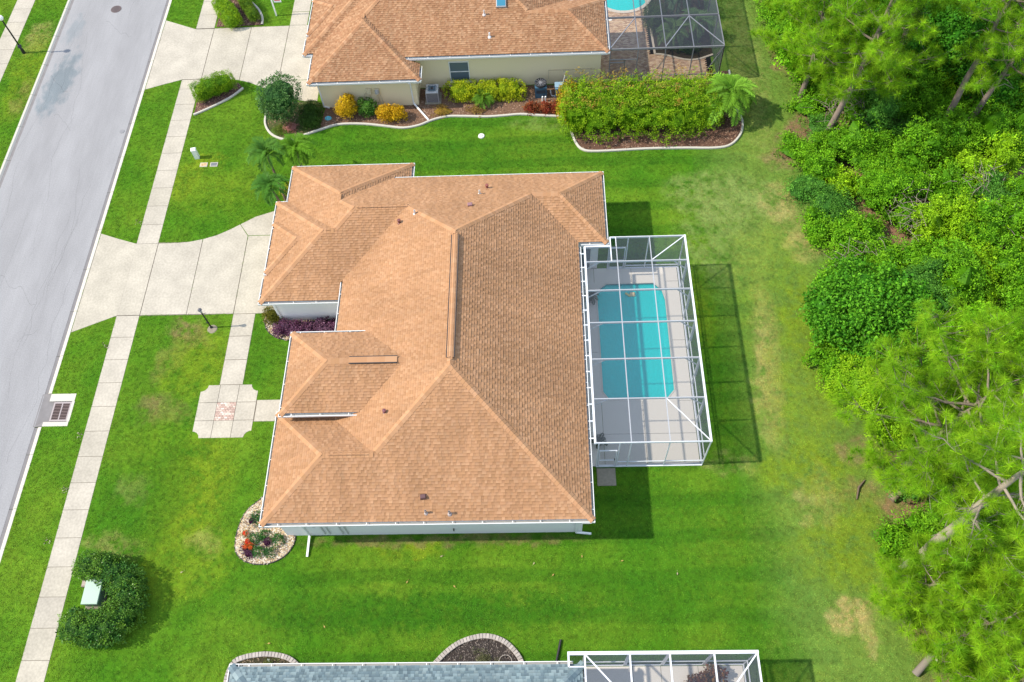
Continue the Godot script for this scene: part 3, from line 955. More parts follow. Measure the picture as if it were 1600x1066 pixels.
func build_roof(house: Node3D, wing_east: float) -> void:
	var WU := Vector2(1, 0)
	var EU := Vector2(-1, 0)
	var NU := Vector2(0, 1)
	var SU := Vector2(0, -1)
	var xe := wing_east
	var ax := xe - 2.68
	# main body
	slope(house, [2.35, -12.61, -4.335, -19.295, -4.335, -27.305, -0.33, -31.31, 2.35, -28.63], EU, -2.35, 3.05)
	slope(house, [xe, -33.99, ax, -31.31, -0.33, -31.31, -4.335, -27.305, -7.24, -30.21, -7.27, -30.24, -10.25, -30.24, -11.25, -31.21, -8.47, -33.99], NU, -33.99, 3.05)
	slope(house, [-11.02, -26.46, -7.24, -30.24, -4.335, -27.305, -4.335, -19.295, -8.02, -15.61, -11.02, -18.61], WU, -11.02, 3.05)
	slope(house, [2.35, -12.61, -4.335, -19.295, -8.02, -15.61, -10.5, -15.61, -13.5, -12.61], SU, 12.61, 3.05)
	# south-west wing
	slope(house, [-13.5, -12.61, -10.5, -15.61, -13.5, -18.61], WU, -13.5, 3.05)
	slope(house, [-13.5, -18.61, -10.5, -15.61, -8.02, -15.61, -11.02, -18.61], NU, -18.61, 3.05)
	# north-east wing
	slope(house, [xe, -33.99, ax, -31.31, xe, -28.63], EU, -xe, 3.05)
	slope(house, [xe, -28.63, ax, -31.31, -0.33, -31.31, 2.35, -28.63], SU, 28.63, 3.05)
	# garage and the room behind it
	slope(house, [-11.25, -31.21, -11.25, -31.75, -7.47, -35.53, -7.47, -33.9, -8.47, -33.99], EU, 7.47, 2.55)
	slope(house, [-15.03, -35.53, -11.25, -31.75, -7.47, -35.53], NU, -35.53, 2.55)
	slope(house, [-15.03, -35.53, -11.25, -31.75, -11.25, -31.21, -10.25, -30.24, -11.37, -29.12, -15.03, -32.78], WU, -15.03, 2.55)
	slope(house, [-15.65, -32.78, -11.99, -29.12, -11.37, -29.12, -15.03, -32.78], NU, -32.78, 2.55)
	slope(house, [-15.65, -32.78, -15.65, -25.46, -11.99, -29.12], WU, -15.65, 2.55)
	slope(house, [-15.65, -25.46, -11.99, -29.12, -11.37, -29.12, -10.25, -30.24, -7.24, -30.24, -11.02, -26.46, -11.02, -25.46], SU, 25.46, 2.55)
	# raised roof over the garage door
	slope(house, [-15.54, -31.03, -13.68, -29.17, -15.54, -27.31], WU, -15.54, 2.75)
	slope(house, [-15.54, -31.03, -13.68, -29.17, -13.39, -29.17, -15.25, -31.03], NU, -31.03, 2.75)
	slope(house, [-15.54, -27.31, -13.68, -29.17, -13.39, -29.17, -15.25, -27.31], SU, 27.31, 2.75)
	# entry
	slope(house, [-13.05, -17.88, -10.61, -20.32, -13.05, -22.76], WU, -13.05, 4.0)
	slope(house, [-13.05, -22.76, -10.61, -20.32, -6.68, -20.32, -9.12, -22.76], NU, -22.76, 4.0)
	slope(house, [-13.05, -17.88, -10.61, -20.32, -6.68, -20.32, -9.12, -17.88], SU, 17.88, 4.0)
	var mb := MB.new()
	caps(mb, [[2.35, 3.05, -12.61, -4.335, 6.392, -19.295], [-4.335, 6.392, -19.295, -4.335, 6.392, -27.305], [-4.335, 6.392, -27.305, -0.33, 4.39, -31.31], [-0.33, 4.39, -31.31, ax, 4.39, -31.31],
		[xe, 3.05, -33.99, ax, 4.39, -31.31], [xe, 3.05, -28.63, ax, 4.39, -31.31], [-4.335, 6.392, -27.305, -7.24, 4.94, -30.21], [-7.24, 4.94, -30.24, -10.25, 4.94, -30.24],
		[-4.335, 6.392, -19.295, -8.02, 4.55, -15.61], [-8.02, 4.55, -15.61, -10.5, 4.55, -15.61], [-13.5, 3.05, -12.61, -10.5, 4.55, -15.61], [-13.5, 3.05, -18.61, -10.5, 4.55, -15.61],
		[-15.03, 2.55, -35.53, -11.25, 4.44, -31.75], [-7.47, 2.55, -35.53, -11.25, 4.44, -31.75], [-11.25, 4.44, -31.21, -10.25, 4.94, -30.24], [-10.25, 4.94, -30.24, -11.37, 4.38, -29.12],
		[-11.37, 4.38, -29.12, -11.99, 4.38, -29.12], [-15.65, 2.55, -25.46, -11.99, 4.38, -29.12], [-15.65, 2.55, -32.78, -11.99, 4.38, -29.12],
		[-15.54, 2.75, -31.03, -13.68, 3.68, -29.17], [-15.54, 2.75, -27.31, -13.68, 3.68, -29.17], [-13.68, 3.68, -29.17, -13.39, 3.68, -29.17],
		[-13.05, 4.0, -22.76, -10.61, 5.22, -20.32], [-13.05, 4.0, -17.88, -10.61, 5.22, -20.32], [-10.61, 5.22, -20.32, -6.68, 5.22, -20.32]])
	part(house, "ridge_caps", mb, M.shingle, true, "stuff")
	# ridge vents stand proud, open slots along both sides
	for l in [[-4.335, 6.392, -27.0, -4.335, -19.7], [-9.5, 5.22, -20.32, -7.1, -20.32]]:
		var a := Vector3(l[0], l[1] + 0.03, fz(l[2]))
		var b := Vector3(l[3], l[1] + 0.03, fz(l[4]))
		var d := (b - a).normalized()
		var side := Vector3(-d.z, 0, d.x)
		var sl := MB.new()
		var n := int((b - a).length() / 0.3)
		for i in n:
			var p0 := a.lerp(b, float(i) / n)
			var p1 := a.lerp(b, float(i + 1) / n)
			var col: Color = tones[rng.randi() % tones.size()] * 1.08
			for s in [-1.0, 1.0]:
				var q0: Vector3 = p0 + side * s * 0.17 - Vector3.UP * 0.055
				var q1: Vector3 = p1 + side * s * 0.17 - Vector3.UP * 0.055
				var up := Vector3.UP * 0.05
				mb_up(sl, p0 + up, q0 + up, q1 + up, col)
				mb_up(sl, p0 + up, q1 + up, p1 + up, col)
		var rv := part(house, "ridge_vent", sl, M.shingle)
		var slot := MB.new()
		slot.bar(a - Vector3.UP * 0.02, b - Vector3.UP * 0.02, 0.42, 0.035, W)
		part(rv, "vent_slot", slot, M.dark)
	gutter(house, 2.35, -12.6, 2.35, -28.5, 3.05, Vector2(1, 0))
	gutter(house, -13.5, -12.61, 2.35, -12.61, 3.05, Vector2(0, 1))
	gutter(house, -13.5, -12.6, -13.5, -18.6, 3.05, Vector2(-1, 0))
	gutter(house, -13.5, -18.61, -11.1, -18.61, 3.05, Vector2(0, -1))
	gutter(house, -11.02, -26.5, -11.02, -22.3, 3.05, Vector2(-1, 0))
	gutter(house, -15.65, -25.46, -11.05, -25.46, 2.55, Vector2(0, 1))
	gutter(house, -15.65, -25.47, -15.65, -27.25, 2.55, Vector2(-1, 0))
	gutter(house, -15.65, -31.1, -15.65, -32.77, 2.55, Vector2(-1, 0))
	gutter(house, -15.65, -32.78, -14.95, -32.78, 2.55, Vector2(0, -1))
	gutter(house, -15.03, -32.8, -15.03, -35.52, 2.55, Vector2(-1, 0))
	gutter(house, -15.03, -35.53, -7.47, -35.53, 2.55, Vector2(0, -1))
	gutter(house, -7.47, -35.52, -7.47, -34.1, 2.55, Vector2(1, 0))
	gutter(house, -8.9, -33.99, xe, -33.99, 3.05, Vector2(0, -1))
	gutter(house, xe, -33.98, xe, -28.64, 3.05, Vector2(1, 0))
	gutter(house, 2.35, -28.63, xe, -28.63, 3.05, Vector2(0, 1))
	gutter(house, -13.05, -17.89, -13.05, -22.75, 4.0, Vector2(-1, 0))
	gutter(house, -13.05, -22.76, -8.95, -22.76, 4.0, Vector2(0, -1))
	gutter(house, -13.05, -17.88, -8.95, -17.88, 4.0, Vector2(0, 1))
	gutter(house, -15.54, -27.32, -15.54, -31.02, 2.75, Vector2(-1, 0), 0.3)
	gutter(house, -15.54, -31.03, -15.1, -31.03, 2.75, Vector2(0, -1), 0.1)
	gutter(house, -15.54, -27.31, -15.1, -27.31, 2.75, Vector2(0, 1), 0.1)

func build_walls(house: Node3D, xe: float, m: Material) -> void:
	plain_wall(house, -10.5, -33.4, 1.85, -13.13, 2.95, m)
	plain_wall(house, -13.0, -18.1, -10.5, -13.132, 2.95, m)
	plain_wall(house, 1.85, -33.402, xe - 0.5, -29.15, 2.95, m)
	plain_wall(house, -15.15, -32.3, -10.5, -25.96, 2.45, m)
	plain_wall(house, -14.53, -35.03, -7.97, -32.3, 2.45, m)
	plain_wall(house, -12.55, -22.26, -9.0, -18.38, 3.85, m)
	# garage door of four sections
	var gd := MB.new()
	gd.box(Vector3(-15.17, 1.12, fz(-29.17)), Vector3(0.03, 2.24, 4.9), W)
	var g := part(house, "garage_door", gd, M.white)
	for j in 4:
		for i in 8:
			var mb := MB.new()
			mb.slab(Vector3(-15.19, 0.29 + j * 0.55, fz(-29.17) - 2.1 + i * 0.6), Vector3(0.52, 0.03, 0.42), 0.01, W, Basis(Vector3(0, 0, 1), Vector3(-1, 0, 0), Vector3(0, -1, 0)))
			part(g, "panel", mb, M.white)
	window(house, "front_window", Vector3(-13.0, 0.7, -15.8), 2.0, 1.6, Vector3(-1, 0, 0), 1, M.white)
	var dr := MB.new()
	dr.box(Vector3(-12.57, 1.1, fz(-20.3)), Vector3(0.06, 2.2, 1.8), Color(0.35, 0.2, 0.12))
	var dd := part(house, "front_door", dr, M.paint)
	var kn := MB.new()
	kn.box(Vector3(-12.63, 1.0, fz(-20.25)), Vector3(0.05, 0.2, 0.04), Color(0.6, 0.5, 0.25))
	part(dd, "handle", kn, M.metal)
	for x in ([] if mirrored else [-6.5, -3.5, 0.5]):
		window(house, "window", Vector3(x, 0.9, -33.4), 1.2, 1.4, Vector3(0, 0, -1), 1, M.white)

func build_house() -> void:
	mirrored = false
	tones = [Color(0.407, 0.227, 0.120), Color(0.423, 0.238, 0.129), Color(0.389, 0.214, 0.110), Color(0.435, 0.251, 0.139), Color(0.401, 0.221, 0.116)]
	var h := thing("house", Vector3(-6, 0, -23), "large house in the middle with a tan hip roof and white gutters", "house")
	build_walls(h, 3.91, M.wall)
	build_roof(h, 3.91)
	# sliding doors and windows under the eave that faces the pool
	window(h, "sliding_door", Vector3(2.55, 0.02, -29.14), 0.95, 2.1, Vector3(0, 0, 1), 0, M.white)
	window(h, "sliding_door", Vector3(1.86, 0.02, -25.0), 3.2, 2.1, Vector3(1, 0, 0), 0, M.white, 2)
	window(h, "window", Vector3(1.86, 0.9, -20.0), 1.6, 1.3, Vector3(1, 0, 0), 1, M.white)
	downspout(h, -12.2, -12.66, 3.0, Vector2(0.35, -0.42), Vector2(-0.02, 1.05))
	downspout(h, 1.2, -12.66, 3.0, Vector2(0.35, -0.40), Vector2(0.75, 0.05))
	downspout(h, -14.75, -25.5, 2.5, Vector2(-0.25, -0.4), Vector2.ZERO)
	downspout(h, -15.0, -33.3, 2.5, Vector2(0.4, -0.1), Vector2.ZERO)
	roof_vents(h, [[-2.91, 3.95, -32.2, 1, Color(0.2, 0.06, 0.05)], [-3.3, 4.3, -31.45, 0, Color(0.55, 0.56, 0.55)], [-3.75, 5.0, -30.05, 2, Color(0.24, 0.13, 0.14)],
		[-7.66, 4.72, -29.2, 1, Color(0.14, 0.045, 0.04)], [-6.75, 5.16, -29.45, 0, Color(0.5, 0.5, 0.5)], [-7.6, 4.72, -17.65, 1, Color(0.14, 0.045, 0.05)],
		[-5.68, 3.6, -13.75, 2, Color(0.10, 0.05, 0.05)], [-5.56, 3.28, -13.1, 0, Color(0.3, 0.26, 0.25)], [-4.44, 3.28, -13.05, 0, Color(0.3, 0.26, 0.25)]])
	# pipes and a tap on the south wall
	var mb := MB.new()
	for x in [-11.0, -10.75, -10.1, -9.85]:
		mb.bar(Vector3(x, 2.3, -13.09), Vector3(x, 0.3, -13.09), 0.05, 0.05, Color(0.5, 0.5, 0.5))
	mb.lathe(Vector3(-11.2, 1.9, -13.02), [Vector2(0.0, 0.3), Vector2(0.12, 0.27), Vector2(0.13, 0.0), Vector2(0.0, -0.02)], 10, Color(0.55, 0.55, 0.55))
	part(h, "pipes", mb, M.paint)
	mb = MB.new()
	mb.box(Vector3(-4.5, 0.75, -13.08), Vector3(0.06, 0.16, 0.1), Color(0.2, 0.2, 0.2))
	part(h, "tap", mb, M.metal)

func build_north_house() -> void:
	mirrored = true
	tones = [Color(0.365, 0.201, 0.107), Color(0.395, 0.224, 0.123), Color(0.324, 0.169, 0.089), Color(0.419, 0.246, 0.140), Color(0.350, 0.187, 0.100)]
	var h := thing("house", Vector3(-6, 0, -55), "pale yellow neighbouring house with a brown-tan hip roof at the top", "house")
	build_walls(h, 4.9, M.wall_yellow)
	build_roof(h, 4.9)
	window(h, "window", Vector3(-5.12, 0.52, -33.4), 1.36, 1.72, Vector3(0, 0, -1), 1, M.white)
	downspout(h, -14.55, -35.5, 2.5, Vector2(0.1, 0.45), Vector2(0.35, 0.0))
	downspout(h, -8.3, -35.5, 2.5, Vector2(0.0, 0.45), Vector2(1.05, -1.45))
	mirrored = false
	var sk := MB.new()
	var n := Vector3(0, 1, 0.5).normalized()
	var bs := Basis(Vector3.RIGHT, n, Vector3.RIGHT.cross(n))
	sk.slab(Vector3(-2.15, 4.72, -47.3), Vector3(0.66, 0.20, 0.66), 0.03, Color(0.35, 0.38, 0.4), bs)
	var s := part(h, "skylight", sk, M.paint)
	sk = MB.new()
	sk.box(Vector3(-2.15, 4.72, -47.3) + n * 0.105, Vector3(0.54, 0.02, 0.54), Color(0.02, 0.17, 0.26), bs)
	part(s, "pane", sk, M.paint)
	roof_vents(h, [[-3.28, 4.35, -46.65, 0, Color(0.55, 0.5, 0.48)], [-2.95, 3.66, -45.3, 0, Color(0.7, 0.7, 0.7)]])
	# meter boxes and conduits on the garage wall
	var mb := MB.new()
	mb.slab(Vector3(-11.15, 1.45, -42.99), Vector3(0.34, 0.14, 0.44), 0.02, Color(0.62, 0.55, 0.38), Basis(Vector3.RIGHT, Vector3(0, 0, 1), Vector3.DOWN))
	part(h, "meter_box", mb, M.paint)
	mb = MB.new()
	mb.lathe(Vector3(-10.6, 1.45, -42.92), [Vector2(0.0, 0.16), Vector2(0.13, 0.12), Vector2(0.15, -0.1), Vector2(0.0, -0.14)], 12, Color(0.4, 0.4, 0.4))
	mb.box(Vector3(-10.6, 1.4, -43.0), Vector3(0.32, 0.5, 0.08), Color(0.6, 0.54, 0.38))
	part(h, "meter", mb, M.paint)
	mb = MB.new()
	for q in [[-11.5, 1.2, -11.5, 0.5], [-11.15, 1.2, -11.1, 0.1], [-10.6, 1.15, -10.55, 0.1], [-10.45, 1.2, -10.3, 0.1], [-11.5, 1.2, -11.15, 1.3]]:
		mb.bar(Vector3(q[0], q[1], -43.0), Vector3(q[2], q[3], -43.0), 0.035, 0.035, Color(0.55, 0.49, 0.34))
	mb.bar(Vector3(0.9, 1.25, -44.66), Vector3(4.0, 1.3, -44.66), 0.03, 0.03, Color(0.55, 0.49, 0.34))
	mb.bar(Vector3(0.9, 1.25, -44.66), Vector3(0.9, 0.5, -44.66), 0.03, 0.03, Color(0.55, 0.49, 0.34))
	part(h, "conduits", mb, M.paint)
	mb = MB.new()
	mb.box(Vector3(4.42, 1.4, -45.5), Vector3(0.08, 0.3, 0.2), Color(0.1, 0.1, 0.1))
	part(h, "wall_lamp", mb, M.paint)

func build_south_house() -> void:
	mirrored = false
	tones = [Color(0.168, 0.228, 0.248), Color(0.200, 0.269, 0.288), Color(0.124, 0.176, 0.200), Color(0.224, 0.293, 0.308), Color(0.148, 0.208, 0.232)]
	var h := thing("house", Vector3(-6, 0, 1), "neighbouring house with a blue-grey shingle roof along the bottom edge", "house")
	plain_wall(h, -13.4, -6.0, 1.1, 8, 2.7, M.wall_south)
	var e := 2.8
	slope(h, [-13.95, -6.53, -6.16, 1.26, 1.63, -6.53], Vector2(0, 1), -6.53, e)
	slope(h, [-13.95, -6.53, -6.16, 1.26, -6.16, 3, -13.95, 3], Vector2(1, 0), -13.95, e)
	slope(h, [1.63, -6.53, 1.63, 3, -6.16, 3, -6.16, 1.26], Vector2(-1, 0), -1.63, e)
	var mb := MB.new()
	caps(mb, [[-13.95, e, -6.53, -6.16, e + 3.895, 1.26], [1.63, e, -6.53, -6.16, e + 3.895, 1.26], [-6.16, e + 3.895, 1.26, -6.16, e + 3.895, 3]])
	part(h, "ridge_caps", mb, M.shingle, true, "stuff")
	gutter(h, -13.95, -6.53, 1.1, -6.53, e, Vector2(0, -1))
	gutter(h, -13.95, -6.52, -13.95, 3, e, Vector2(-1, 0))
	gutter(h, 1.63, -6.4, 1.63, 3, e, Vector2(1, 0))
	downspout(h, -13.1, -6.5, e, Vector2(0.0, 0.42), Vector2(0.0, -1.1))

# ------------------------------------------------------------------ screened pool cages
func beam(cage: Node3D, called: String, a: Vector3, b: Vector3, w: float, h: float, m: Material) -> void:
	var mb := MB.new()
	mb.bar(a, b, w, h, W)
	part(cage, called, mb, m)

func screen(cage: Node3D, q: Array, m: Material) -> void:
	var mb := MB.new()
	mb.quad(q[0], q[1], q[2], q[3], W)
	part(cage, "screen_panel", mb, m)

func build_pool() -> void:
	var deck := thing("pool_deck", Vector3(5, 0, -23), "beige concrete pool deck under the white screen cage", "pool deck", "", "structure")
	var pool := P([3.55, -27.72, 3.9, -28.0, 6.66, -28.0, 7.12, -27.5, 7.26, -26.8, 7.22, -20.95, 6.80, -20.45, 3.62, -20.43, 3.30, -20.9, 3.30, -27.3])
	# deck poured in bays round the pool
	var bays := [R(1.85, -29.1, 3.2, -23.4), R(1.85, -23.38, 3.2, -16.6), R(3.22, -29.1, 5.4, -28.1), R(5.42, -29.1, 8.1, -28.1), R(7.36, -28.08, 8.1, -24.1), R(7.36, -24.08, 8.1, -20.32), R(3.22, -20.3, 5.4, -18.4), R(5.42, -20.3, 8.1, -18.4), R(3.22, -18.38, 5.4, -16.6), R(5.42, -18.38, 8.1, -16.6)]
	for b in bays:
		var mb := MB.new()
		var t := rng.randf_range(0.95, 1.04)
		mb.prism(b, 0.0, 0.05, Color(t, t, t))
		part(deck, "deck_slab", mb, M.deck)
	hard(R(1.8, -29.2, 8.25, -16.5))
	var ring := MB.new()
	var outer := R(3.2, -28.1, 7.36, -20.3)
	for i in pool.size():      # filler between the pool edge and the bays
		var a := pool[i]
		var b := pool[(i + 1) % pool.size()]
		var oa := Vector2(clampf(a.x + signf(a.x - 5.28) * 9, 3.2, 7.36), clampf(a.y, -28.1, -20.3))
		var ob := Vector2(clampf(b.x + signf(b.x - 5.28) * 9, 3.2, 7.36), clampf(b.y, -28.1, -20.3))
		if absf(a.y - b.y) < 0.1:
			oa = Vector2(a.x, -28.1 if a.y < -24 else -20.3)
			ob = Vector2(b.x, oa.y)
		mb_up(ring, Vector3(a.x, 0.052, a.y), Vector3(oa.x, 0.052, oa.y), Vector3(ob.x, 0.052, ob.y), W)
		mb_up(ring, Vector3(a.x, 0.052, a.y), Vector3(ob.x, 0.052, ob.y), Vector3(b.x, 0.052, b.y), W)
	for c in [[3.9, -28.0, 3.2, -28.0, -28.1], [6.66, -28.0, 7.36, -27.5, -28.1], [6.8, -20.45, 7.36, -20.95, -20.3], [3.62, -20.43, 3.2, -20.9, -20.3]]:
		mb_up(ring, Vector3(c[0], 0.0505, c[1]), Vector3(c[0], 0.0505, c[4]), Vector3(c[2], 0.0505, c[4]), W)
		mb_up(ring, Vector3(c[0], 0.0505, c[1]), Vector3(c[2], 0.0505, c[4]), Vector3(c[2], 0.0505, c[3]), W)
	part(deck, "deck_edge", ring, M.deck)
	var sp := thing("swimming_pool", Vector3(5.27, 0, -24.2), "turquoise swimming pool with clipped corners under the white screen cage", "pool")
	var bas := MB.new()
	for i in pool.size():
		var a := pool[i]
		var b := pool[(i + 1) % pool.size()]
		bas.quad(Vector3(a.x, -1.5, a.y), Vector3(b.x, -1.5, b.y), Vector3(b.x, 0.05, b.y), Vector3(a.x, 0.05, a.y), W)
	bas.prism(pool, -1.5, -1.45, W, false)
	part(sp, "basin", bas, M.plaster)
	var cop := MB.new()
	for i in pool.size():
		var a := pool[i]
		var b := pool[(i + 1) % pool.size()]
		cop.bar(Vector3(a.x, 0.055, a.y), Vector3(b.x, 0.055, b.y), 0.07, 0.03, Color(0.9, 0.9, 0.88))
	part(sp, "coping", cop, M.deck)
	var tl := MB.new()
	for i in pool.size():
		var a := pool[i].move_toward(Vector2(5.27, -24.2), 0.012)
		var b := pool[(i + 1) % pool.size()].move_toward(Vector2(5.27, -24.2), 0.012)
		tl.quad(Vector3(a.x, -0.2, a.y), Vector3(b.x, -0.2, b.y), Vector3(b.x, 0.03, b.y), Vector3(a.x, 0.03, a.y), Color(0.04, 0.22, 0.28))
	part(sp, "waterline_tiles", tl, M.paint)
	var wt := MB.new()
	wt.prism(pool, -0.1, -0.09, W, false)
	part(sp, "water", wt, M.water)
	var st := MB.new()
	for i in 3:
		st.box(Vector3(5.0, -1.3 + i * 0.32, -20.62 - (2 - i) * 0.28), Vector3(2.6, 0.06, 0.3), W)
	part(sp, "step", st, M.plaster)
	var dots := MB.new()
	for q in [[3.75, -27.2], [3.6, -26.9], [3.5, -26.4], [3.5, -21.2], [3.75, -21.0], [4.1, -20.85], [4.4, -20.8]]:
		dots.lathe(Vector3(q[0], -1.448, q[1]), [Vector2(0.07, 0), Vector2(0.06, 0.02), Vector2(0, 0.025)], 10, Color(0.02, 0.12, 0.2))
	part(sp, "floor_fitting", dots, M.paint)
	# cleaner hose end floating in the pool
	var fl := thing("pool_float", Vector3(5.27, -0.07, -27.28), "small tan float drifting in the north end of the pool", "pool float")
	var mb := MB.new()
	mb.slab(Vector3(0.12, 0.03, 0), Vector3(0.30, 0.08, 0.26), 0.03, Color(0.62, 0.5, 0.3))
	part(fl, "body", mb, M.paint, false)
	mb = MB.new()
	mb.bar(Vector3(-0.28, 0.02, -0.1), Vector3(-0.02, 0.03, 0.12), 0.12, 0.05, Color(0.55, 0.5, 0.2))
	part(fl, "flap", mb, M.paint, false)

func build_cage() -> void:
	var c := thing("pool_cage", Vector3(5.3, 0, -22.9), "white aluminium screen cage over the turquoise pool", "pool cage")
	var h := 3.1
	var xw := 2.55
	var xe := 8.19
	var zs := [-29.1, -27.44, -25.54, -23.49, -21.28, -18.99, -16.6]
	var xs := [xw, 4.32, 6.21, xe]
	var wx := 4.0
	var m: Material = M.frame
	for i in range(1, zs.size()):
		beam(c, "roof_beam", Vector3(xw + 0.04, h - 0.06, zs[i]), Vector3(xe - 0.04, h - 0.06, zs[i]), 0.052, 0.12, m)
	beam(c, "roof_beam", Vector3(wx, h - 0.06, zs[0]), Vector3(xe - 0.04, h - 0.06, zs[0]), 0.052, 0.12, m)
	for i in zs.size() - 1:
		for k in [1, 2]:
			beam(c, "purlin", Vector3(xs[k], h - 0.025, zs[i] + 0.03), Vector3(xs[k], h - 0.025, zs[i + 1] - 0.03), 0.048, 0.05, m)
	beam(c, "eave_rail", Vector3(xe, h - 0.05, zs[0] - 0.04), Vector3(xe, h - 0.05, zs[6] + 0.04), 0.10, 0.12, m)
	beam(c, "eave_rail", Vector3(xw, h - 0.05, zs[0] + 0.62), Vector3(xw, h - 0.05, zs[6] + 0.04), 0.10, 0.13, m)
	beam(c, "purlin", Vector3(wx, h - 0.025, zs[0]), Vector3(wx, h - 0.025, zs[1]), 0.06, 0.06, m)
	beam(c, "eave_rail", Vector3(xw, h - 0.05, zs[0] + 0.62), Vector3(wx, h - 0.05, zs[0] + 0.62), 0.09, 0.12, m)
	beam(c, "brace", Vector3(6.25, h - 0.02, -27.5), Vector3(xe - 0.06, h - 0.02, -29.05), 0.048, 0.05, m)
	beam(c, "brace", Vector3(6.25, h - 0.02, -18.93), Vector3(xe - 0.06, h - 0.02, -16.66), 0.048, 0.05, m)
	# brackets that carry the west rail off the house gutter
	for i in 13:
		beam(c, "bracket", Vector3(2.28, h - 0.03, -28.0 + i * 0.93), Vector3(xw - 0.04, h - 0.03, -28.0 + i * 0.93), 0.05, 0.06, m)
	# east wall
	for i in zs.size():
		beam(c, "post", Vector3(xe, 0.06, zs[i]), Vector3(xe, h - 0.1, zs[i]), 0.055, 0.14 if i > 0 and i < 6 else 0.06, m)
		if i > 0 and i < 6:
			beam(c, "knee_brace", Vector3(xe - 0.75, h - 0.12, zs[i]), Vector3(xe - 0.04, h - 0.85, zs[i]), 0.045, 0.06, m)
			beam(c, "knee_brace", Vector3(xw + 0.75, h - 0.12, zs[i]), Vector3(xw + 0.05, h - 0.75, zs[i]), 0.045, 0.06, m)
			beam(c, "post", Vector3(xw, 0.06, zs[i]), Vector3(xw, h - 0.1, zs[i]), 0.05, 0.06, m)
	for i in 6:
		beam(c, "chair_rail", Vector3(xe, 0.95, zs[i] + 0.03), Vector3(xe, 0.95, zs[i + 1] - 0.03), 0.048, 0.05, m)
		beam(c, "base_rail", Vector3(xe, 0.04, zs[i]), Vector3(xe, 0.04, zs[i + 1]), 0.10, 0.06, m)
		screen(c, [Vector3(xe, 0.06, zs[i]), Vector3(xe, 0.06, zs[i + 1]), Vector3(xe, h, zs[i + 1]), Vector3(xe, h, zs[i])], M.screen)
	# south wall with its door, north wall with its door
	for s in 2:
		var z: float = zs[6] if s == 0 else zs[0]
		var x0 := 2.72 if s == 0 else wx
		var dx := x0 + 0.95
		for x in ([xs[1], xs[2]] if s == 0 else [xs[2]]):
			beam(c, "post", Vector3(x, 0.06, z), Vector3(x, h - 0.1, z), 0.05, 0.06, m)
		beam(c, "post", Vector3(x0 + 0.02, 0.06, z), Vector3(x0 + 0.02, h - 0.1, z), 0.06, 0.06, m)
		beam(c, "post", Vector3(dx + 0.1, 0.06, z), Vector3(dx + 0.1, h - 0.1, z), 0.06, 0.06, m)
		beam(c, "base_rail", Vector3(x0, 0.04, z), Vector3(xe, 0.04, z), 0.10, 0.07, m)
		beam(c, "chair_rail", Vector3(dx + 0.1, 0.62 if s == 0 else 0.3, z), Vector3(xe, 0.62 if s == 0 else 0.3, z), 0.048, 0.05, m)
		var d := MB.new()
		for q in [[x0 + 0.10, 0.1, x0 + 0.10, 2.1], [dx, 0.1, dx, 2.1]]:
			d.bar(Vector3(q[0], q[1], z), Vector3(q[2], q[3], z), 0.09, 0.05, W)
		for y in [0.13, 0.85, 2.07]:
			d.bar(Vector3(x0 + 0.1, y, z), Vector3(dx, y, z), 0.05, 0.1 if y != 0.85 else 0.05, W)
		var dn := part(c, "door", d, m)
		var k := MB.new()
		k.box(Vector3(dx - 0.05, 1.05, z + (0.05 if s == 0 else -0.05)), Vector3(0.04, 0.14, 0.06), Color(0.15, 0.15, 0.15))
		part(dn, "handle", k, M.metal)
		var xx := [xs[1], xs[2], xe] if s == 0 else [xs[2], xe]
		screen(c, [Vector3(x0, 0.06, z), Vector3(dx + 0.1, 0.06, z), Vector3(dx + 0.1, h, z), Vector3(x0, h, z)], M.screen)
		var px := dx + 0.1
		for x in xx:
			if x > px:
				screen(c, [Vector3(px, 0.06, z), Vector3(x, 0.06, z), Vector3(x, h, z), Vector3(px, h, z)], M.screen)
			px = x
	for i in 6:
		for k in 3:
			var x0: float = xs[k]
			var z0: float = zs[i]
			if i == 0:
				if k == 0: z0 = zs[0] + 0.62
			screen(c, [Vector3(x0, h + 0.002, zs[i + 1]), Vector3(xs[k + 1], h + 0.002, zs[i + 1]), Vector3(xs[k + 1], h + 0.002, z0), Vector3(x0, h + 0.002, z0)], M.screen)
	var sl := MB.new()
	sl.slab(Vector3(3.23, 0.02, -16.0), Vector3(0.97, 0.10, 0.95), 0.012, Color(0.62, 0.60, 0.57))
	single("door_step", sl, M.concrete, "grey concrete step slab outside the south door of the white cage", "step slab")
	hard(R(2.7, -16.5, 3.75, -15.5))

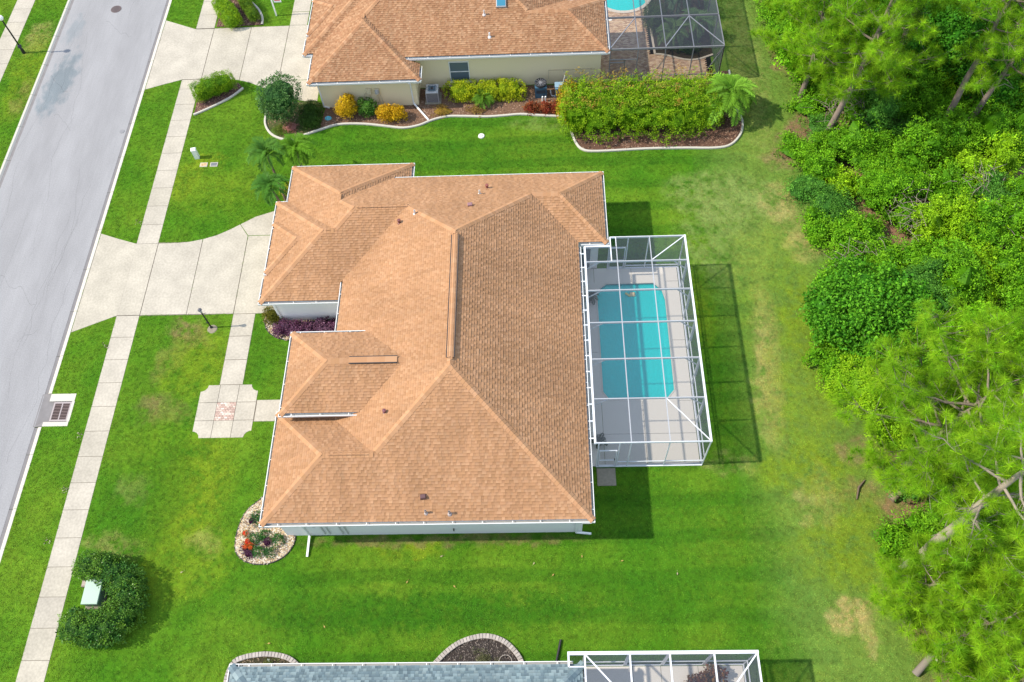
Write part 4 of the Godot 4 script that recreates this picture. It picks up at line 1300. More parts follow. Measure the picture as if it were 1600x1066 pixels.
func build_north_cage() -> void:
	var c := thing("pool_cage", Vector3(8.7, 0, -50), "grey metal screen cage behind the tall hedge at the top", "pool cage")
	var h := 2.9
	var m: Material = M.bronze
	var xs := [4.98, 6.8, 8.6, 10.42, 12.4]
	var zs := [-44.62, -47.72, -50.8, -53.9, -57.0]
	for z in zs:
		beam(c, "roof_beam", Vector3(xs[0], h - 0.05, z), Vector3(xs[4], h - 0.05, z), 0.06, 0.13, m)
	for i in 4:
		for x in xs:
			beam(c, "purlin", Vector3(x, h - 0.02, zs[i] - 0.03), Vector3(x, h - 0.02, zs[i + 1] + 0.03), 0.06, 0.06, M.metal if x < 12 else m)
		for k in 4:
			screen(c, [Vector3(xs[k], h + 0.02, zs[i]), Vector3(xs[k + 1], h + 0.02, zs[i]), Vector3(xs[k + 1], h + 0.02, zs[i + 1]), Vector3(xs[k], h + 0.02, zs[i + 1])], M.screen)
		beam(c, "post", Vector3(xs[4], 0, zs[i]), Vector3(xs[4], h - 0.1, zs[i]), 0.06, 0.08, m)
		screen(c, [Vector3(xs[4] + 0.01, 0, zs[i]), Vector3(xs[4] + 0.01, 0, zs[i + 1]), Vector3(xs[4] + 0.01, h, zs[i + 1]), Vector3(xs[4] + 0.01, h, zs[i])], M.screen_dark)
	beam(c, "brace", Vector3(xs[0], h, zs[0] - 0.1), Vector3(xs[1], h, zs[1] + 0.1), 0.05, 0.05, M.metal)
	beam(c, "brace", Vector3(xs[2], h, zs[0] - 0.1), Vector3(xs[3], h, zs[1] + 0.1), 0.05, 0.05, M.metal)
	beam(c, "brace", Vector3(xs[3], h, zs[1] + 0.1), Vector3(xs[4], h, zs[0] - 0.1), 0.05, 0.05, M.metal)
	beam(c, "brace", Vector3(xs[4], 0.8, zs[0] - 1.5), Vector3(xs[4], h - 0.1, zs[0]), 0.05, 0.05, m)
	beam(c, "brace", Vector3(xs[3] + 1.2, 1.0, zs[0]), Vector3(xs[4], h - 0.1, zs[0]), 0.04, 0.04, m)
	for k in 5:
		beam(c, "post", Vector3(xs[k], 0, zs[0]), Vector3(xs[k], h - 0.1, zs[0]), 0.06, 0.06, m)
	beam(c, "chair_rail", Vector3(xs[0], 0.55, zs[0]), Vector3(xs[4], 0.55, zs[0]), 0.05, 0.05, m)
	var d := MB.new()
	for y in [1.75, 2.0]: d.bar(Vector3(xs[0], y, zs[0]), Vector3(xs[0] + 1.0, y, zs[0]), 0.05, 0.06, W)
	d.bar(Vector3(xs[0] + 1.0, 0.1, zs[0]), Vector3(xs[0] + 1.0, 2.0, zs[0]), 0.05, 0.05, W)
	d.bar(Vector3(xs[0] + 1.0, 2.0, zs[0]), Vector3(xs[1], 2.0, zs[0]), 0.05, 0.05, W)
	part(c, "door", d, M.metal)
	for k in 4:
		screen(c, [Vector3(xs[k], 0, zs[0]), Vector3(xs[k + 1], 0, zs[0]), Vector3(xs[k + 1], h, zs[0]), Vector3(xs[k], h, zs[0])], M.screen)
	# brick-paved deck
	var dk := thing("neighbour_pool_deck", Vector3(8, 0, -47), "brown brick-paved pool deck inside the grey cage at the top", "pool deck", "", "structure")
	var base := MB.new()
	base.prism(R(4.4, -54.0, 12.2, -44.6), 0.0, 0.03, Color(0.12, 0.09, 0.07))
	part(dk, "sand_bed", base, M.soil)
	hard(R(4.4, -60, 13.4, -44.3))
	var mb := MB.new()
	var tone := [Color(0.48, 0.32, 0.20), Color(0.58, 0.41, 0.27), Color(0.40, 0.26, 0.18), Color(0.64, 0.48, 0.33), Color(0.53, 0.37, 0.27)]
	var bedge := func(x: float) -> float: return -46.9 + 0.35 * sin(x * 1.3) if x > 8.0 else -60.0
	for j in 90:
		for i in 36:
			var x := 4.5 + i * 0.205 + (0.1 if j % 2 else 0.0)
			var z := -44.7 - j * 0.104
			if x > 11.9: continue
			if x > 8.0 and z < bedge.call(x): continue
			if Vector2((x - 6.6) / 2.1, (z + 53.9) / 2.1).length() < 1.0: continue
			mb.slab(Vector3(x, 0.045 + rng.randf_range(-0.003, 0.003), z), Vector3(0.195, 0.03, 0.095), 0.004, tone[rng.randi() % 5])
	part(dk, "bricks", mb, M.paver, true, "stuff")
	var sp := thing("swimming_pool", Vector3(6.6, 0, -53.9), "round-ended turquoise pool cut off by the top edge", "pool")
	var out := PackedVector2Array()
	for i in 40: out.append(Vector2(6.6 + cos(TAU * i / 40.0) * 2.05, -53.8 + sin(TAU * i / 40.0) * 2.05))
	var w := MB.new()
	w.prism(out, 0.04, 0.062, Color(0.6, 0.42, 0.42))
	part(sp, "basin", w, M.plaster)
	var rim := MB.new()
	for i in 40:
		rim.bar(Vector3(out[i].x, 0.06, out[i].y), Vector3(out[(i + 1) % 40].x, 0.06, out[(i + 1) % 40].y), 0.26, 0.07, Color(0.62, 0.56, 0.48))
	part(sp, "coping", rim, M.paver)
	w = MB.new()
	w.prism(out, 0.07, 0.075, Color(1, 1, 1), false)
	part(sp, "water", w, M.water)
	var bed := MB.new()
	var bp := PackedVector2Array()
	for i in 12: bp.append(Vector2(8.0 + i * 0.4, bedge.call(8.0 + i * 0.4)))
	bp.append(Vector2(12.38, -57)); bp.append(Vector2(8.9, -57)); bp.append(Vector2(8.7, -49.5))
	bed.prism(bp, 0.0, 0.05, Color(1.2, 1.0, 0.8), false)
	single("cage_bed", bed, M.soil, "planting bed with dark soil inside the grey cage", "planting bed", "", "structure")
	var lid := MB.new()
	lid.lathe(Vector3(5.5, 0.06, -51.0), [Vector2(0.14, 0), Vector2(0.13, 0.02), Vector2(0, 0.022)], 16, Color(0.8, 0.8, 0.78))
	single("skimmer_lid", lid, M.paint, "round white skimmer lid on the brick deck at the top", "lid")
	var rb := MB.new()
	for i in bp.size() - 4:
		rb.bar(Vector3(bp[i].x, 0.06, bp[i].y), Vector3(bp[i + 1].x, 0.06, bp[i + 1].y), 0.14, 0.08, Color(0.5, 0.44, 0.36))
	single("bed_border", rb, M.paver, "curved stone border of the planting bed inside the grey cage", "border")

func build_south_cage() -> void:
	var c := thing("pool_cage", Vector3(5, 0, -3), "white screen cage cut off by the bottom edge of the picture", "pool cage")
	var h := 3.1
	var m: Material = M.frame
	var xs := [1.60, 3.54, 5.25, 7.14, 8.98]
	var z0 := -6.8
	var z1 := 3.0
	beam(c, "eave_rail", Vector3(0.86, h - 0.05, z0), Vector3(9.03, h - 0.05, z0), 0.14, 0.12, m)
	beam(c, "eave_rail", Vector3(0.9, h - 0.06, z0 + 0.05), Vector3(0.9, h - 0.06, z0 + 0.55), 0.08, 0.12, m)
	beam(c, "eave_rail", Vector3(0.9, h - 0.05, z0 + 0.55), Vector3(1.6, h - 0.05, z0 + 0.55), 0.05, 0.10, m)
	for i in 5:
		beam(c, "roof_beam", Vector3(xs[i], h - 0.05, z0 + 0.07), Vector3(xs[i], h - 0.05, z1), 0.07, 0.13, m)
		beam(c, "post", Vector3(xs[i], 0.05, z0), Vector3(xs[i], h - 0.1, z0), 0.06, 0.06 if i == 0 or i == 4 else 0.15, m)
		if i < 4:
			beam(c, "chair_rail", Vector3(xs[i], 0.95, z0), Vector3(xs[i + 1], 0.95, z0), 0.05, 0.06, m)
			beam(c, "base_rail", Vector3(xs[i], 0.05, z0), Vector3(xs[i + 1], 0.05, z0), 0.06, 0.08, m)
			screen(c, [Vector3(xs[i], 0.06, z0), Vector3(xs[i + 1], 0.06, z0), Vector3(xs[i + 1], h, z0), Vector3(xs[i], h, z0)], M.screen_dark)
			screen(c, [Vector3(xs[i], h, z1), Vector3(xs[i + 1], h, z1), Vector3(xs[i + 1], h, z0), Vector3(xs[i], h, z0)], M.screen)
	screen(c, [Vector3(0.9, 0.06, z0), Vector3(1.6, 0.06, z0), Vector3(1.6, h, z0), Vector3(0.9, h, z0)], M.screen_dark)
	screen(c, [Vector3(8.98, 0.06, z0), Vector3(8.98, 0.06, z1), Vector3(8.98, h, z1), Vector3(8.98, h, z0)], M.screen_dark)
	beam(c, "chair_rail", Vector3(8.98, 0.95, z0), Vector3(8.98, 0.95, z1), 0.05, 0.06, m)
	beam(c, "base_rail", Vector3(8.98, 0.05, z0), Vector3(8.98, 0.05, z1), 0.06, 0.08, m)
	for z in [-4.6, -2.4]: beam(c, "post", Vector3(8.98, 0.05, z), Vector3(8.98, h - 0.1, z), 0.06, 0.1, m)
	beam(c, "brace", Vector3(1.66, h - 0.01, z0 + 0.1), Vector3(3.5, h - 0.01, -4.7), 0.06, 0.06, m)
	beam(c, "brace", Vector3(8.92, h - 0.01, z0 + 0.1), Vector3(7.2, h - 0.01, -4.7), 0.06, 0.06, m)
	var dk := thing("neighbour_pool_deck", Vector3(5, 0, -3), "pale concrete pool deck inside the cage at the bottom edge", "pool deck", "", "structure")
	for i in 4:
		var mb := MB.new()
		var t := rng.randf_range(0.96, 1.03)
		mb.prism(R([1.2, 3.9, 5.2, 6.9][i], -6.74, [3.88, 5.18, 6.88, 8.92][i], 3), 0.0, 0.05, Color(t, t, t))
		part(dk, "deck_slab", mb, M.deck)
	hard(R(0.8, -6.85, 9.05, 4))

# ------------------------------------------------------------------ small things
func round_pole_lamp() -> void:
	var l := thing("lamp_post", Vector3(-19.17, 0, -25.6), "black lamp post with a glass lantern on the lawn by the driveway", "lamp post")
	var mb := MB.new()
	mb.lathe(Vector3.ZERO, [Vector2(0.09, 0), Vector2(0.085, 0.06), Vector2(0.045, 0.12), Vector2(0.04, 1.62), Vector2(0.06, 1.66), Vector2(0.03, 1.7)], 12, Color(0.015, 0.015, 0.018))
	mb.bar(Vector3(-0.12, 0.55, 0), Vector3(0, 0.55, 0), 0.05, 0.05, Color(0.015, 0.015, 0.018))
	part(l, "pole", mb, M.paint, false)
	mb = MB.new()
	mb.bar(Vector3(-0.02, 1.5, 0), Vector3(0.2, 1.52, -0.05), 0.02, 0.02, Color(0.015, 0.015, 0.018))
	part(l, "ladder_rest", mb, M.paint, false)
	mb = MB.new()
	mb.lathe(Vector3.ZERO, [Vector2(0.05, 1.7), Vector2(0.11, 1.9), Vector2(0.10, 1.92)], 6, Color(0.45, 0.48, 0.52))
	part(l, "lantern", mb, M.paint, false)
	mb = MB.new()
	mb.lathe(Vector3.ZERO, [Vector2(0.13, 1.92), Vector2(0.09, 1.99), Vector2(0.02, 2.03), Vector2(0.0, 2.1)], 6, Color(0.10, 0.10, 0.12))
	part(l, "cap", mb, M.paint, false)
	var base := MB.new()
	base.lathe(Vector3(-19.1, 0, -25.5), [Vector2(0.3, 0), Vector2(0.26, 0.025), Vector2(0, 0.03)], 14, Color(0.6, 0.58, 0.52))
	single("lamp_footing", base, M.concrete, "small round concrete footing under the lawn lamp post", "footing")

func build_street_lamp() -> void:
	var s := thing("street_lamp", Vector3(-37.42, 0, -49.6), "black street lamp with a white globe across the street", "street lamp")
	var mb := MB.new()
	mb.lathe(Vector3.ZERO, [Vector2(0.13, 0), Vector2(0.12, 0.1), Vector2(0.10, 0.4), Vector2(0.06, 0.5), Vector2(0.05, 2.85), Vector2(0.08, 2.9)], 12, Color(0.012, 0.012, 0.015))
	mb.box(Vector3(0, 0.62, 0), Vector3(0.2, 0.18, 0.2), Color(0.03, 0.03, 0.06))
	part(s, "pole", mb, M.paint, false)
	mb = MB.new()
	mb.lathe(Vector3(0, 3.08, 0), [Vector2(0.08, -0.18), Vector2(0.17, -0.08), Vector2(0.19, 0.02), Vector2(0.14, 0.13), Vector2(0.0, 0.18)], 16, Color(0.8, 0.8, 0.76))
	part(s, "globe", mb, M.paint, false)

func build_small_things() -> void:
	round_pole_lamp()
	build_street_lamp()
	# utility pedestal and the two covers beside it
	var u := thing("utility_pedestal", Vector3(-22.5, 0, -38.85), "white utility pedestal standing on the lawn by the sidewalk", "utility box")
	var mb := MB.new()
	mb.slab(Vector3(0, 0.38, 0), Vector3(0.30, 0.76, 0.26), 0.05, Color(0.72, 0.76, 0.70), Basis(Vector3.UP, 0.15))
	part(u, "case", mb, M.paint, false)
	mb = MB.new()
	mb.slab(Vector3(0, 0.80, 0), Vector3(0.34, 0.1, 0.30), 0.045, Color(0.78, 0.80, 0.74), Basis(Vector3.UP, 0.15))
	part(u, "lid", mb, M.paint, false)
	for i in 2:
		var v := thing("meter_lid", Vector3(-21.95 + i * 0.68, 0.02, -38.2), ["tan meter lid in the lawn, left of the dark one", "dark grey meter lid in the lawn, right of the tan one"][i], "lid")
		mb = MB.new()
		mb.slab(Vector3(0, 0.0, 0), Vector3(0.50, 0.05, 0.36), 0.01, Color(0.45, 0.42, 0.36))
		part(v, "rim", mb, M.paint, false)
		mb = MB.new()
		mb.slab(Vector3(0, 0.02, 0), Vector3(0.40, 0.03, 0.27), 0.008, [Color(0.50, 0.34, 0.18), Color(0.13, 0.14, 0.15)][i])
		if i == 0:
			mb.box(Vector3(-0.06, 0.036, 0.05), Vector3(0.08, 0.004, 0.06), Color(0.2, 0.1, 0.05))
			mb.box(Vector3(0.08, 0.036, -0.04), Vector3(0.06, 0.004, 0.09), Color(0.25, 0.13, 0.07))
		part(v, "plate", mb, M.paint, false)
		hard(R(-22.25 + i * 0.68, -38.4, -21.65 + i * 0.68, -38.0))
	# transformer in the arms of the round hedge
	var t := thing("transformer_box", Vector3(-22.05, 0, -10.25), "pale green transformer box inside the crescent hedge", "transformer box")
	mb = MB.new()
	mb.slab(Vector3(0, 0.36, 0), Vector3(0.72, 0.62, 1.12), 0.03, Color(0.27, 0.39, 0.31))
	part(t, "case", mb, M.paint, false)
	mb = MB.new()
	mb.slab(Vector3(0.02, 0.70, 0), Vector3(0.82, 0.09, 1.2), 0.02, Color(0.31, 0.44, 0.36))
	part(t, "lid", mb, M.paint, false)
	mb = MB.new()
	mb.slab(Vector3(0, 0.03, 0), Vector3(0.95, 0.08, 1.35), 0.01, Color(0.5, 0.48, 0.45))
	part(t, "pad", mb, M.concrete, false)
	var tb := thing("ground_box", Vector3(-22.72, 0, -10.86), "small brown-grey ground box next to the pale green transformer", "ground box")
	mb = MB.new()
	mb.slab(Vector3(0, 0.1, 0), Vector3(0.42, 0.22, 0.46), 0.02, Color(0.24, 0.19, 0.16))
	part(tb, "case", mb, M.paint, false)
	mb = MB.new()
	mb.slab(Vector3(0, 0.22, 0), Vector3(0.32, 0.03, 0.36), 0.01, Color(0.30, 0.25, 0.22))
	mb.lathe(Vector3(0.02, 0.235, 0.0), [Vector2(0.035, 0), Vector2(0.03, 0.012), Vector2(0, 0.014)], 8, Color(0.7, 0.7, 0.7))
	part(tb, "lid", mb, M.paint, false)
	var co := MB.new()
	co.lathe(Vector3(-3.66, 0.0, -40.03), [Vector2(0.22, 0.0), Vector2(0.20, 0.07), Vector2(0.08, 0.09), Vector2(0.07, 0.12), Vector2(0, 0.125)], 18, Color(0.62, 0.62, 0.57))
	single("cleanout_cap", co, M.paint, "round white cleanout cap in the lawn between the two houses", "cleanout cap")
	var bd := MB.new()
	bd.lathe(Vector3(-14.1, 0.03, -42.05), [Vector2(0.24, 0.0), Vector2(0.22, 0.05), Vector2(0.16, 0.05), Vector2(0.14, 0.02), Vector2(0, 0.02)], 16, Color(0.10, 0.42, 0.52), 1.0, 0.8)
	single("blue_dish", bd, M.paint, "blue-green dish lying in the brown mulch by the orange bush", "dish")
	# air conditioner
	var ac := thing("air_conditioner", Vector3(-7.0, 0, -43.6), "grey air conditioner unit standing by the pale yellow wall", "air conditioner")
	mb = MB.new()
	mb.slab(Vector3(0, 0.05, 0), Vector3(1.1, 0.1, 1.1), 0.01, Color(0.6, 0.58, 0.53))
	part(ac, "pad", mb, M.concrete, false)
	mb = MB.new()
	mb.box(Vector3(0, 0.5, 0), Vector3(0.78, 0.8, 0.78), Color(0.1, 0.1, 0.11))
	for s in 4:
		var bs := Basis(Vector3.UP, s * PI / 2)
		for i in 13:
			mb.box(bs * Vector3(-0.36 + i * 0.06, 0.5, 0.40), Vector3(0.028, 0.8, 0.02), Color(0.28, 0.27, 0.28), bs)
		mb.box(bs * Vector3(0.40, 0.5, 0.40), Vector3(0.06, 0.82, 0.06), Color(0.3, 0.29, 0.3), bs)
	part(ac, "case", mb, M.paint, false)
	mb = MB.new()
	mb.lathe(Vector3(0, 0.9, 0), [Vector2(0.60, 0.0), Vector2(0.59, 0.06), Vector2(0.52, 0.08), Vector2(0.36, 0.08), Vector2(0.33, 0.02), Vector2(0.0, 0.0)], 4, Color(0.42, 0.42, 0.43))
	mb.v = mb.v
	var lidn := part(ac, "top", mb, M.paint, false)
	lidn.rotation.y = PI / 4
	mb = MB.new()
	mb.lathe(Vector3(0, 0.975, 0), [Vector2(0.36, 0.0), Vector2(0.36, 0.02), Vector2(0.33, 0.02), Vector2(0.33, 0.0)], 24, Color(0.2, 0.22, 0.24))
	for i in 10:
		var a := TAU * i / 20.0
		mb.bar(Vector3(cos(a) * 0.35, 0.985, sin(a) * 0.35), Vector3(-cos(a) * 0.35, 0.985, -sin(a) * 0.35), 0.01, 0.01, Color(0.25, 0.27, 0.3))
	part(ac, "fan_guard", mb, M.paint, false)
	mb = MB.new()
	for i in 4:
		mb.box(Vector3(0, 0.965, 0), Vector3(0.62, 0.012, 0.16), Color(0.05, 0.12, 0.17), Basis(Vector3.UP, i * PI / 4))
	mb.lathe(Vector3(0, 0.96, 0), [Vector2(0.1, 0), Vector2(0.09, 0.03), Vector2(0, 0.035)], 10, Color(0.03, 0.03, 0.035))
	part(ac, "fan", mb, M.paint, false)
	# pool heater and pump
	var ph := thing("pool_heater", Vector3(0.35, 0, -43.7), "dark blue-grey pool heater with a round fan by the yellow wall", "pool heater")
	mb = MB.new()
	mb.slab(Vector3(0, 0.48, 0), Vector3(0.8, 0.96, 0.75), 0.02, Color(0.035, 0.10, 0.16))
	mb.box(Vector3(0, 0.62, 0.385), Vector3(0.6, 0.3, 0.02), Color(0.02, 0.04, 0.06))
	part(ph, "case", mb, M.paint, false)
	mb = MB.new()
	mb.lathe(Vector3(0, 0.96, 0), [Vector2(0.40, 0.0), Vector2(0.40, 0.16), Vector2(0.37, 0.17), Vector2(0.34, 0.05), Vector2(0, 0.03)], 22, Color(0.03, 0.032, 0.04))
	for i in 6:
		var a := TAU * i / 12.0
		mb.bar(Vector3(cos(a) * 0.36, 1.13, sin(a) * 0.36), Vector3(-cos(a) * 0.36, 1.13, -sin(a) * 0.36), 0.012, 0.012, Color(0.3, 0.3, 0.32))
	mb.lathe(Vector3(0, 1.0, 0), [Vector2(0.1, 0), Vector2(0.08, 0.1), Vector2(0, 0.1)], 10, Color(0.3, 0.3, 0.32))
	part(ph, "fan", mb, M.paint, false)
	mb = MB.new()
	for i in 2:
		mb.lathe(Vector3(0.1 + i * 0.2, 0, 0.62), [Vector2(0.05, 0), Vector2(0.05, 0.42), Vector2(0, 0.42)], 10, Color(0.75, 0.76, 0.75))
	part(ph, "pipe", mb, M.paint, false)
	var pp := thing("pool_pump", Vector3(1.62, 0, -43.6), "blue-grey pool pump unit beside the round-fan heater", "pool pump")
	mb = MB.new()
	mb.slab(Vector3(0, 0.42, 0), Vector3(0.6, 0.84, 0.6), 0.02, Color(0.12, 0.22, 0.30))
	part(pp, "case", mb, M.paint, false)
	mb = MB.new()
	mb.slab(Vector3(0, 0.88, -0.05), Vector3(0.66, 0.1, 0.5), 0.02, Color(0.20, 0.32, 0.42))
	part(pp, "top", mb, M.paint, false)
	mb = MB.new()
	mb.tube([Vector3(-0.3, 0.12, 0.2), Vector3(-0.55, 0.14, 0.15), Vector3(-0.6, 0.3, 0.1), Vector3(-0.62, 0.5, 0.0)], [0.04, 0.04, 0.04, 0.04], 8, Color(0.5, 0.52, 0.53))
	mb.tube([Vector3(0.2, 0.9, -0.1), Vector3(0.35, 1.2, -0.5), Vector3(0.3, 1.3, -0.95)], [0.02, 0.02, 0.02], 6, Color(0.4, 0.42, 0.43))
	part(pp, "hose", mb, M.paint, false)
	# sale sign without its words readable at this size: a white post with an arm and a small hanging board
	var sg := thing("sign_post", Vector3(-19.16, 0, -52.75), "white sign post with a small hanging board on the neighbour's lawn", "sign post")
	mb = MB.new()
	mb.box(Vector3(0, 0.9, 0), Vector3(0.09, 1.8, 0.09), Color(0.85, 0.85, 0.85))
	mb.box(Vector3(0.35, 1.72, 0), Vector3(0.75, 0.08, 0.07), Color(0.85, 0.85, 0.85))
	part(sg, "post", mb, M.paint, false)
	mb = MB.new()
	mb.box(Vector3(0.42, 1.40, 0), Vector3(0.55, 0.46, 0.03), Color(0.8, 0.8, 0.82))
	mb.box(Vector3(0.42, 1.36, 0.018), Vector3(0.42, 0.12, 0.006), Color(0.6, 0.1, 0.1))
	part(sg, "board", mb, M.paint, false)
	var bp := MB.new()
	bp.tube([Vector3(0.40, 0.10, -6.95), Vector3(0.52, 0.07, -7.45), Vector3(0.64, 0.06, -7.95)], [0.06, 0.06, 0.06], 10, Color(0.012, 0.012, 0.012))
	single("drain_pipe", bp, M.paint, "black drain extension pipe lying on the grass by the blue-grey roof", "drain pipe")
	# fallen leaves on the lawn
	var lf := [[-5.15, -11.97], [-4.46, -10.48], [-10.63, -8.64], [-0.58, -11.56], [1.79, -11.88], [3.75, -11.64], [6.37, -10.98], [0.35, -10.99], [-6.79, -10.72], [-18.09, -11.33], [-13.2, -7.9]]
	for i in lf.size():
		var q := MB.new()
		var col := Color(0.55, 0.38, 0.14) if i % 3 else Color(0.5, 0.42, 0.28)
		q.quad(Vector3(-0.08, 0, 0), Vector3(0, 0.02, 0.035), Vector3(0.08, 0.0, 0), Vector3(0, 0.03, -0.035), col)
		q.tube([Vector3(0.11, 0, 0), Vector3(0.17, 0.01, 0.01)], [0.006, 0.004], 5, col)
		var o := single("fallen_leaf", q, M.leaf, "dry yellow leaf lying on the lawn south of the tan house", "leaf", "dry leaves on the south lawn")
		o.position = Vector3(lf[i][0], 0.05, lf[i][1])
		o.rotation.y = rng.randf() * TAU

# ------------------------------------------------------------------ plants
var clumps := {}
var wob := FastNoiseLite.new()

func leaf(mb: MB, o: Vector3, d: Vector3, nrm: Vector3, ln: float, wd: float, col: Color) -> void:
	var x := d.cross(nrm).normalized() * wd * 0.5
	var m := o + d * ln * 0.5 + nrm * ln * 0.06
	var t := o + d * ln
	mb_raw(mb, o, m + x, m - x, nrm, col)
	mb_raw(mb, t, m - x, m + x, nrm, col)

# one leaf of two triangles that share an edge
func leaf4(mb: MB, o: Vector3, d: Vector3, nrm: Vector3, ln: float, wd: float, col: Color) -> void:
	var x := d.cross(nrm).normalized() * wd * 0.5
	var m := o + d * ln * 0.5 + nrm * ln * 0.06
	var k := mb.v.size()
	mb.v.append_array([o, m + x, m - x, o + d * ln])
	for i in 4:
		mb.n.append((nrm + x * (2.0 if i == 1 else (-2.0 if i == 2 else 0.0)) + d * (0.25 if i == 3 else 0.0)).normalized())
		mb.c.append(col)
	mb.ix.append_array([k, k + 2, k + 1, k + 3, k + 1, k + 2])

func mb_raw(mb: MB, a: Vector3, b: Vector3, d: Vector3, nrm: Vector3, col: Color) -> void:
	var m := (b - a).cross(d - a).normalized()
	var swap := m.dot(nrm) < 0
	if swap: m = -m
	m = (m + nrm * 0.6).normalized()
	mb.v.append(a)
	mb.v.append(b if swap else d)
	mb.v.append(d if swap else b)
	for i in 3:
		mb.n.append(m)
		mb.c.append(col)

func make_clumps() -> void:
	wob.seed = 77
	wob.frequency = 0.9
	for k in [["broad", 13, 0.17, 0.13, 0.075], ["fine", 18, 0.13, 0.065, 0.036], ["big", 11, 0.24, 0.20, 0.12], ["wisp", 16, 0.24, 0.15, 0.045], ["tiny", 22, 0.10, 0.045, 0.028]]:
		var mb := MB.new()
		for i in k[1]:
			var d := Vector3(rng.randfn(), rng.randf_range(-0.1, 1.2), rng.randfn()).normalized()
			var o := Vector3(rng.randfn() * 0.5, rng.randf_range(-0.4, 0.5), rng.randfn() * 0.5) * float(k[2])
			var nrm := (Vector3.UP + Vector3(rng.randfn(), 0, rng.randfn()) * 0.55).normalized()
			nrm = (nrm - d * nrm.dot(d)).normalized()
			if nrm.y < 0: nrm = -nrm
			var t := rng.randf_range(0.8, 1.2)
			leaf4(mb, o, d, nrm, float(k[3]) * rng.randf_range(0.7, 1.2), float(k[4]) * rng.randf_range(0.8, 1.2), Color(t, t, t))
		clumps[k[0]] = mb
	# a burst of long needles round a shoot that points up
	var pn := MB.new()
	for i in 125:
		var a := rng.randf() * TAU
		var el := rng.randf_range(-0.35, 1.45)
		var d := Vector3(cos(a) * cos(el), sin(el), sin(a) * cos(el))
		var o := Vector3(0, rng.randf_range(-0.12, 0.1), 0)
		var ln := rng.randf_range(0.24, 0.38)
		var s := d.cross(Vector3(rng.randfn(), rng.randfn(), rng.randfn())).normalized() * 0.0042
		var t := o + d * ln + Vector3.DOWN * 0.03
		var q := rng.randf_range(0.7, 1.2)
		var nn := (d * 1.1 + Vector3.UP * 0.6).normalized()
		mb_raw(pn, o - s, o + s, t, nn, Color(q, q, q))
	pn.tube([Vector3(0, -0.25, 0), Vector3(0, 0.12, 0), Vector3(0, 0.17, 0)], [0.014, 0.012, 0.008], 5, Color(2.4, 1.5, 1.4))
	clumps["needles"] = pn
	var fr := MB.new()     # a sparser tuft for edges
	for i in 34:
		var a := rng.randf() * TAU
		var el := rng.randf_range(0.0, 1.4)
		var d := Vector3(cos(a) * cos(el), sin(el), sin(a) * cos(el))
		var s := d.cross(Vector3(rng.randfn(), rng.randfn(), rng.randfn())).normalized() * 0.005
		mb_raw(fr, -s, s, d * rng.randf_range(0.2, 0.33), (d * 0.5 + Vector3.UP).normalized(), W * rng.randf_range(0.8, 1.2))
	clumps["sparse"] = fr

# many tufts joined into one real mesh
func joined(parent: Node3D, called: String, kind: String, m: Material, tf: Array, cols: PackedColorArray) -> MeshInstance3D:
	var cl: MB = clumps[kind]
	var nv := cl.v.size()
	var cix := cl.ix
	if cix.is_empty(): cix = PackedInt32Array(range(nv))
	var v := PackedVector3Array()
	var n := PackedVector3Array()
	var c := PackedColorArray()
	c.resize(nv * tf.size())
	var ix := PackedInt32Array()
	ix.resize(cix.size() * tf.size())
	var tone := PackedFloat32Array()
	for q in cl.c: tone.append(q.g)
	var k := 0
	var k2 := 0
	for i in tf.size():
		var t: Transform3D = tf[i]
		v.append_array(t * cl.v)
		n.append_array(Transform3D(t.basis.orthonormalized(), Vector3.ZERO) * cl.n)
		var col := cols[i]
		var off := i * nv
		for q in cix:
			ix[k2] = q + off
			k2 += 1
		for q in tone:
			c[k] = Color(col.r * q, col.g * q, col.b * q)
			k += 1
	var ar := []
	ar.resize(Mesh.ARRAY_MAX)
	ar[Mesh.ARRAY_VERTEX] = v
	ar[Mesh.ARRAY_NORMAL] = n
	ar[Mesh.ARRAY_COLOR] = c
	ar[Mesh.ARRAY_INDEX] = ix
	var am := ArrayMesh.new()
	if not v.is_empty():
		am.add_surface_from_arrays(Mesh.PRIMITIVE_TRIANGLES, ar)
		am.surface_set_material(0, m)
	var o := MeshInstance3D.new()
	o.name = called
	o.mesh = am
	parent.add_child(o, true)
	return o

func copies(parent: Node3D, called: String, mesh: Mesh, tf: Array, cols: PackedColorArray, kind := "") -> MultiMeshInstance3D:
	var mm := MultiMesh.new()
	mm.transform_format = MultiMesh.TRANSFORM_3D
	mm.use_colors = true
	mm.mesh = mesh
	mm.instance_count = tf.size()
	var buf := PackedFloat32Array()
	buf.resize(tf.size() * 16)
	var k := 0
	for i in tf.size():
		var t: Transform3D = tf[i]
		buf[k] = t.basis.x.x; buf[k + 1] = t.basis.y.x; buf[k + 2] = t.basis.z.x; buf[k + 3] = t.origin.x
		buf[k + 4] = t.basis.x.y; buf[k + 5] = t.basis.y.y; buf[k + 6] = t.basis.z.y; buf[k + 7] = t.origin.y
		buf[k + 8] = t.basis.x.z; buf[k + 9] = t.basis.y.z; buf[k + 10] = t.basis.z.z; buf[k + 11] = t.origin.z
		buf[k + 12] = cols[i].r; buf[k + 13] = cols[i].g; buf[k + 14] = cols[i].b; buf[k + 15] = 1
		k += 16
	mm.buffer = buf
	var o := MultiMeshInstance3D.new()
	o.name = called
	o.multimesh = mm
	parent.add_child(o, true)
	if kind: o.set_meta("kind", kind)
	return o

func aim(n: Vector3) -> Basis:
	var x := n.cross(Vector3(rng.randfn(), rng.randfn(), rng.randfn())).normalized()
	return Basis(x, n, x.cross(n))

func shell(d: Vector3, r: Vector3, p: float) -> Vector3:
	var k := pow(pow(absf(d.x / r.x), p) + pow(absf(d.y / r.y), p) + pow(absf(d.z / r.z), p), -1.0 / p)
	return d * k

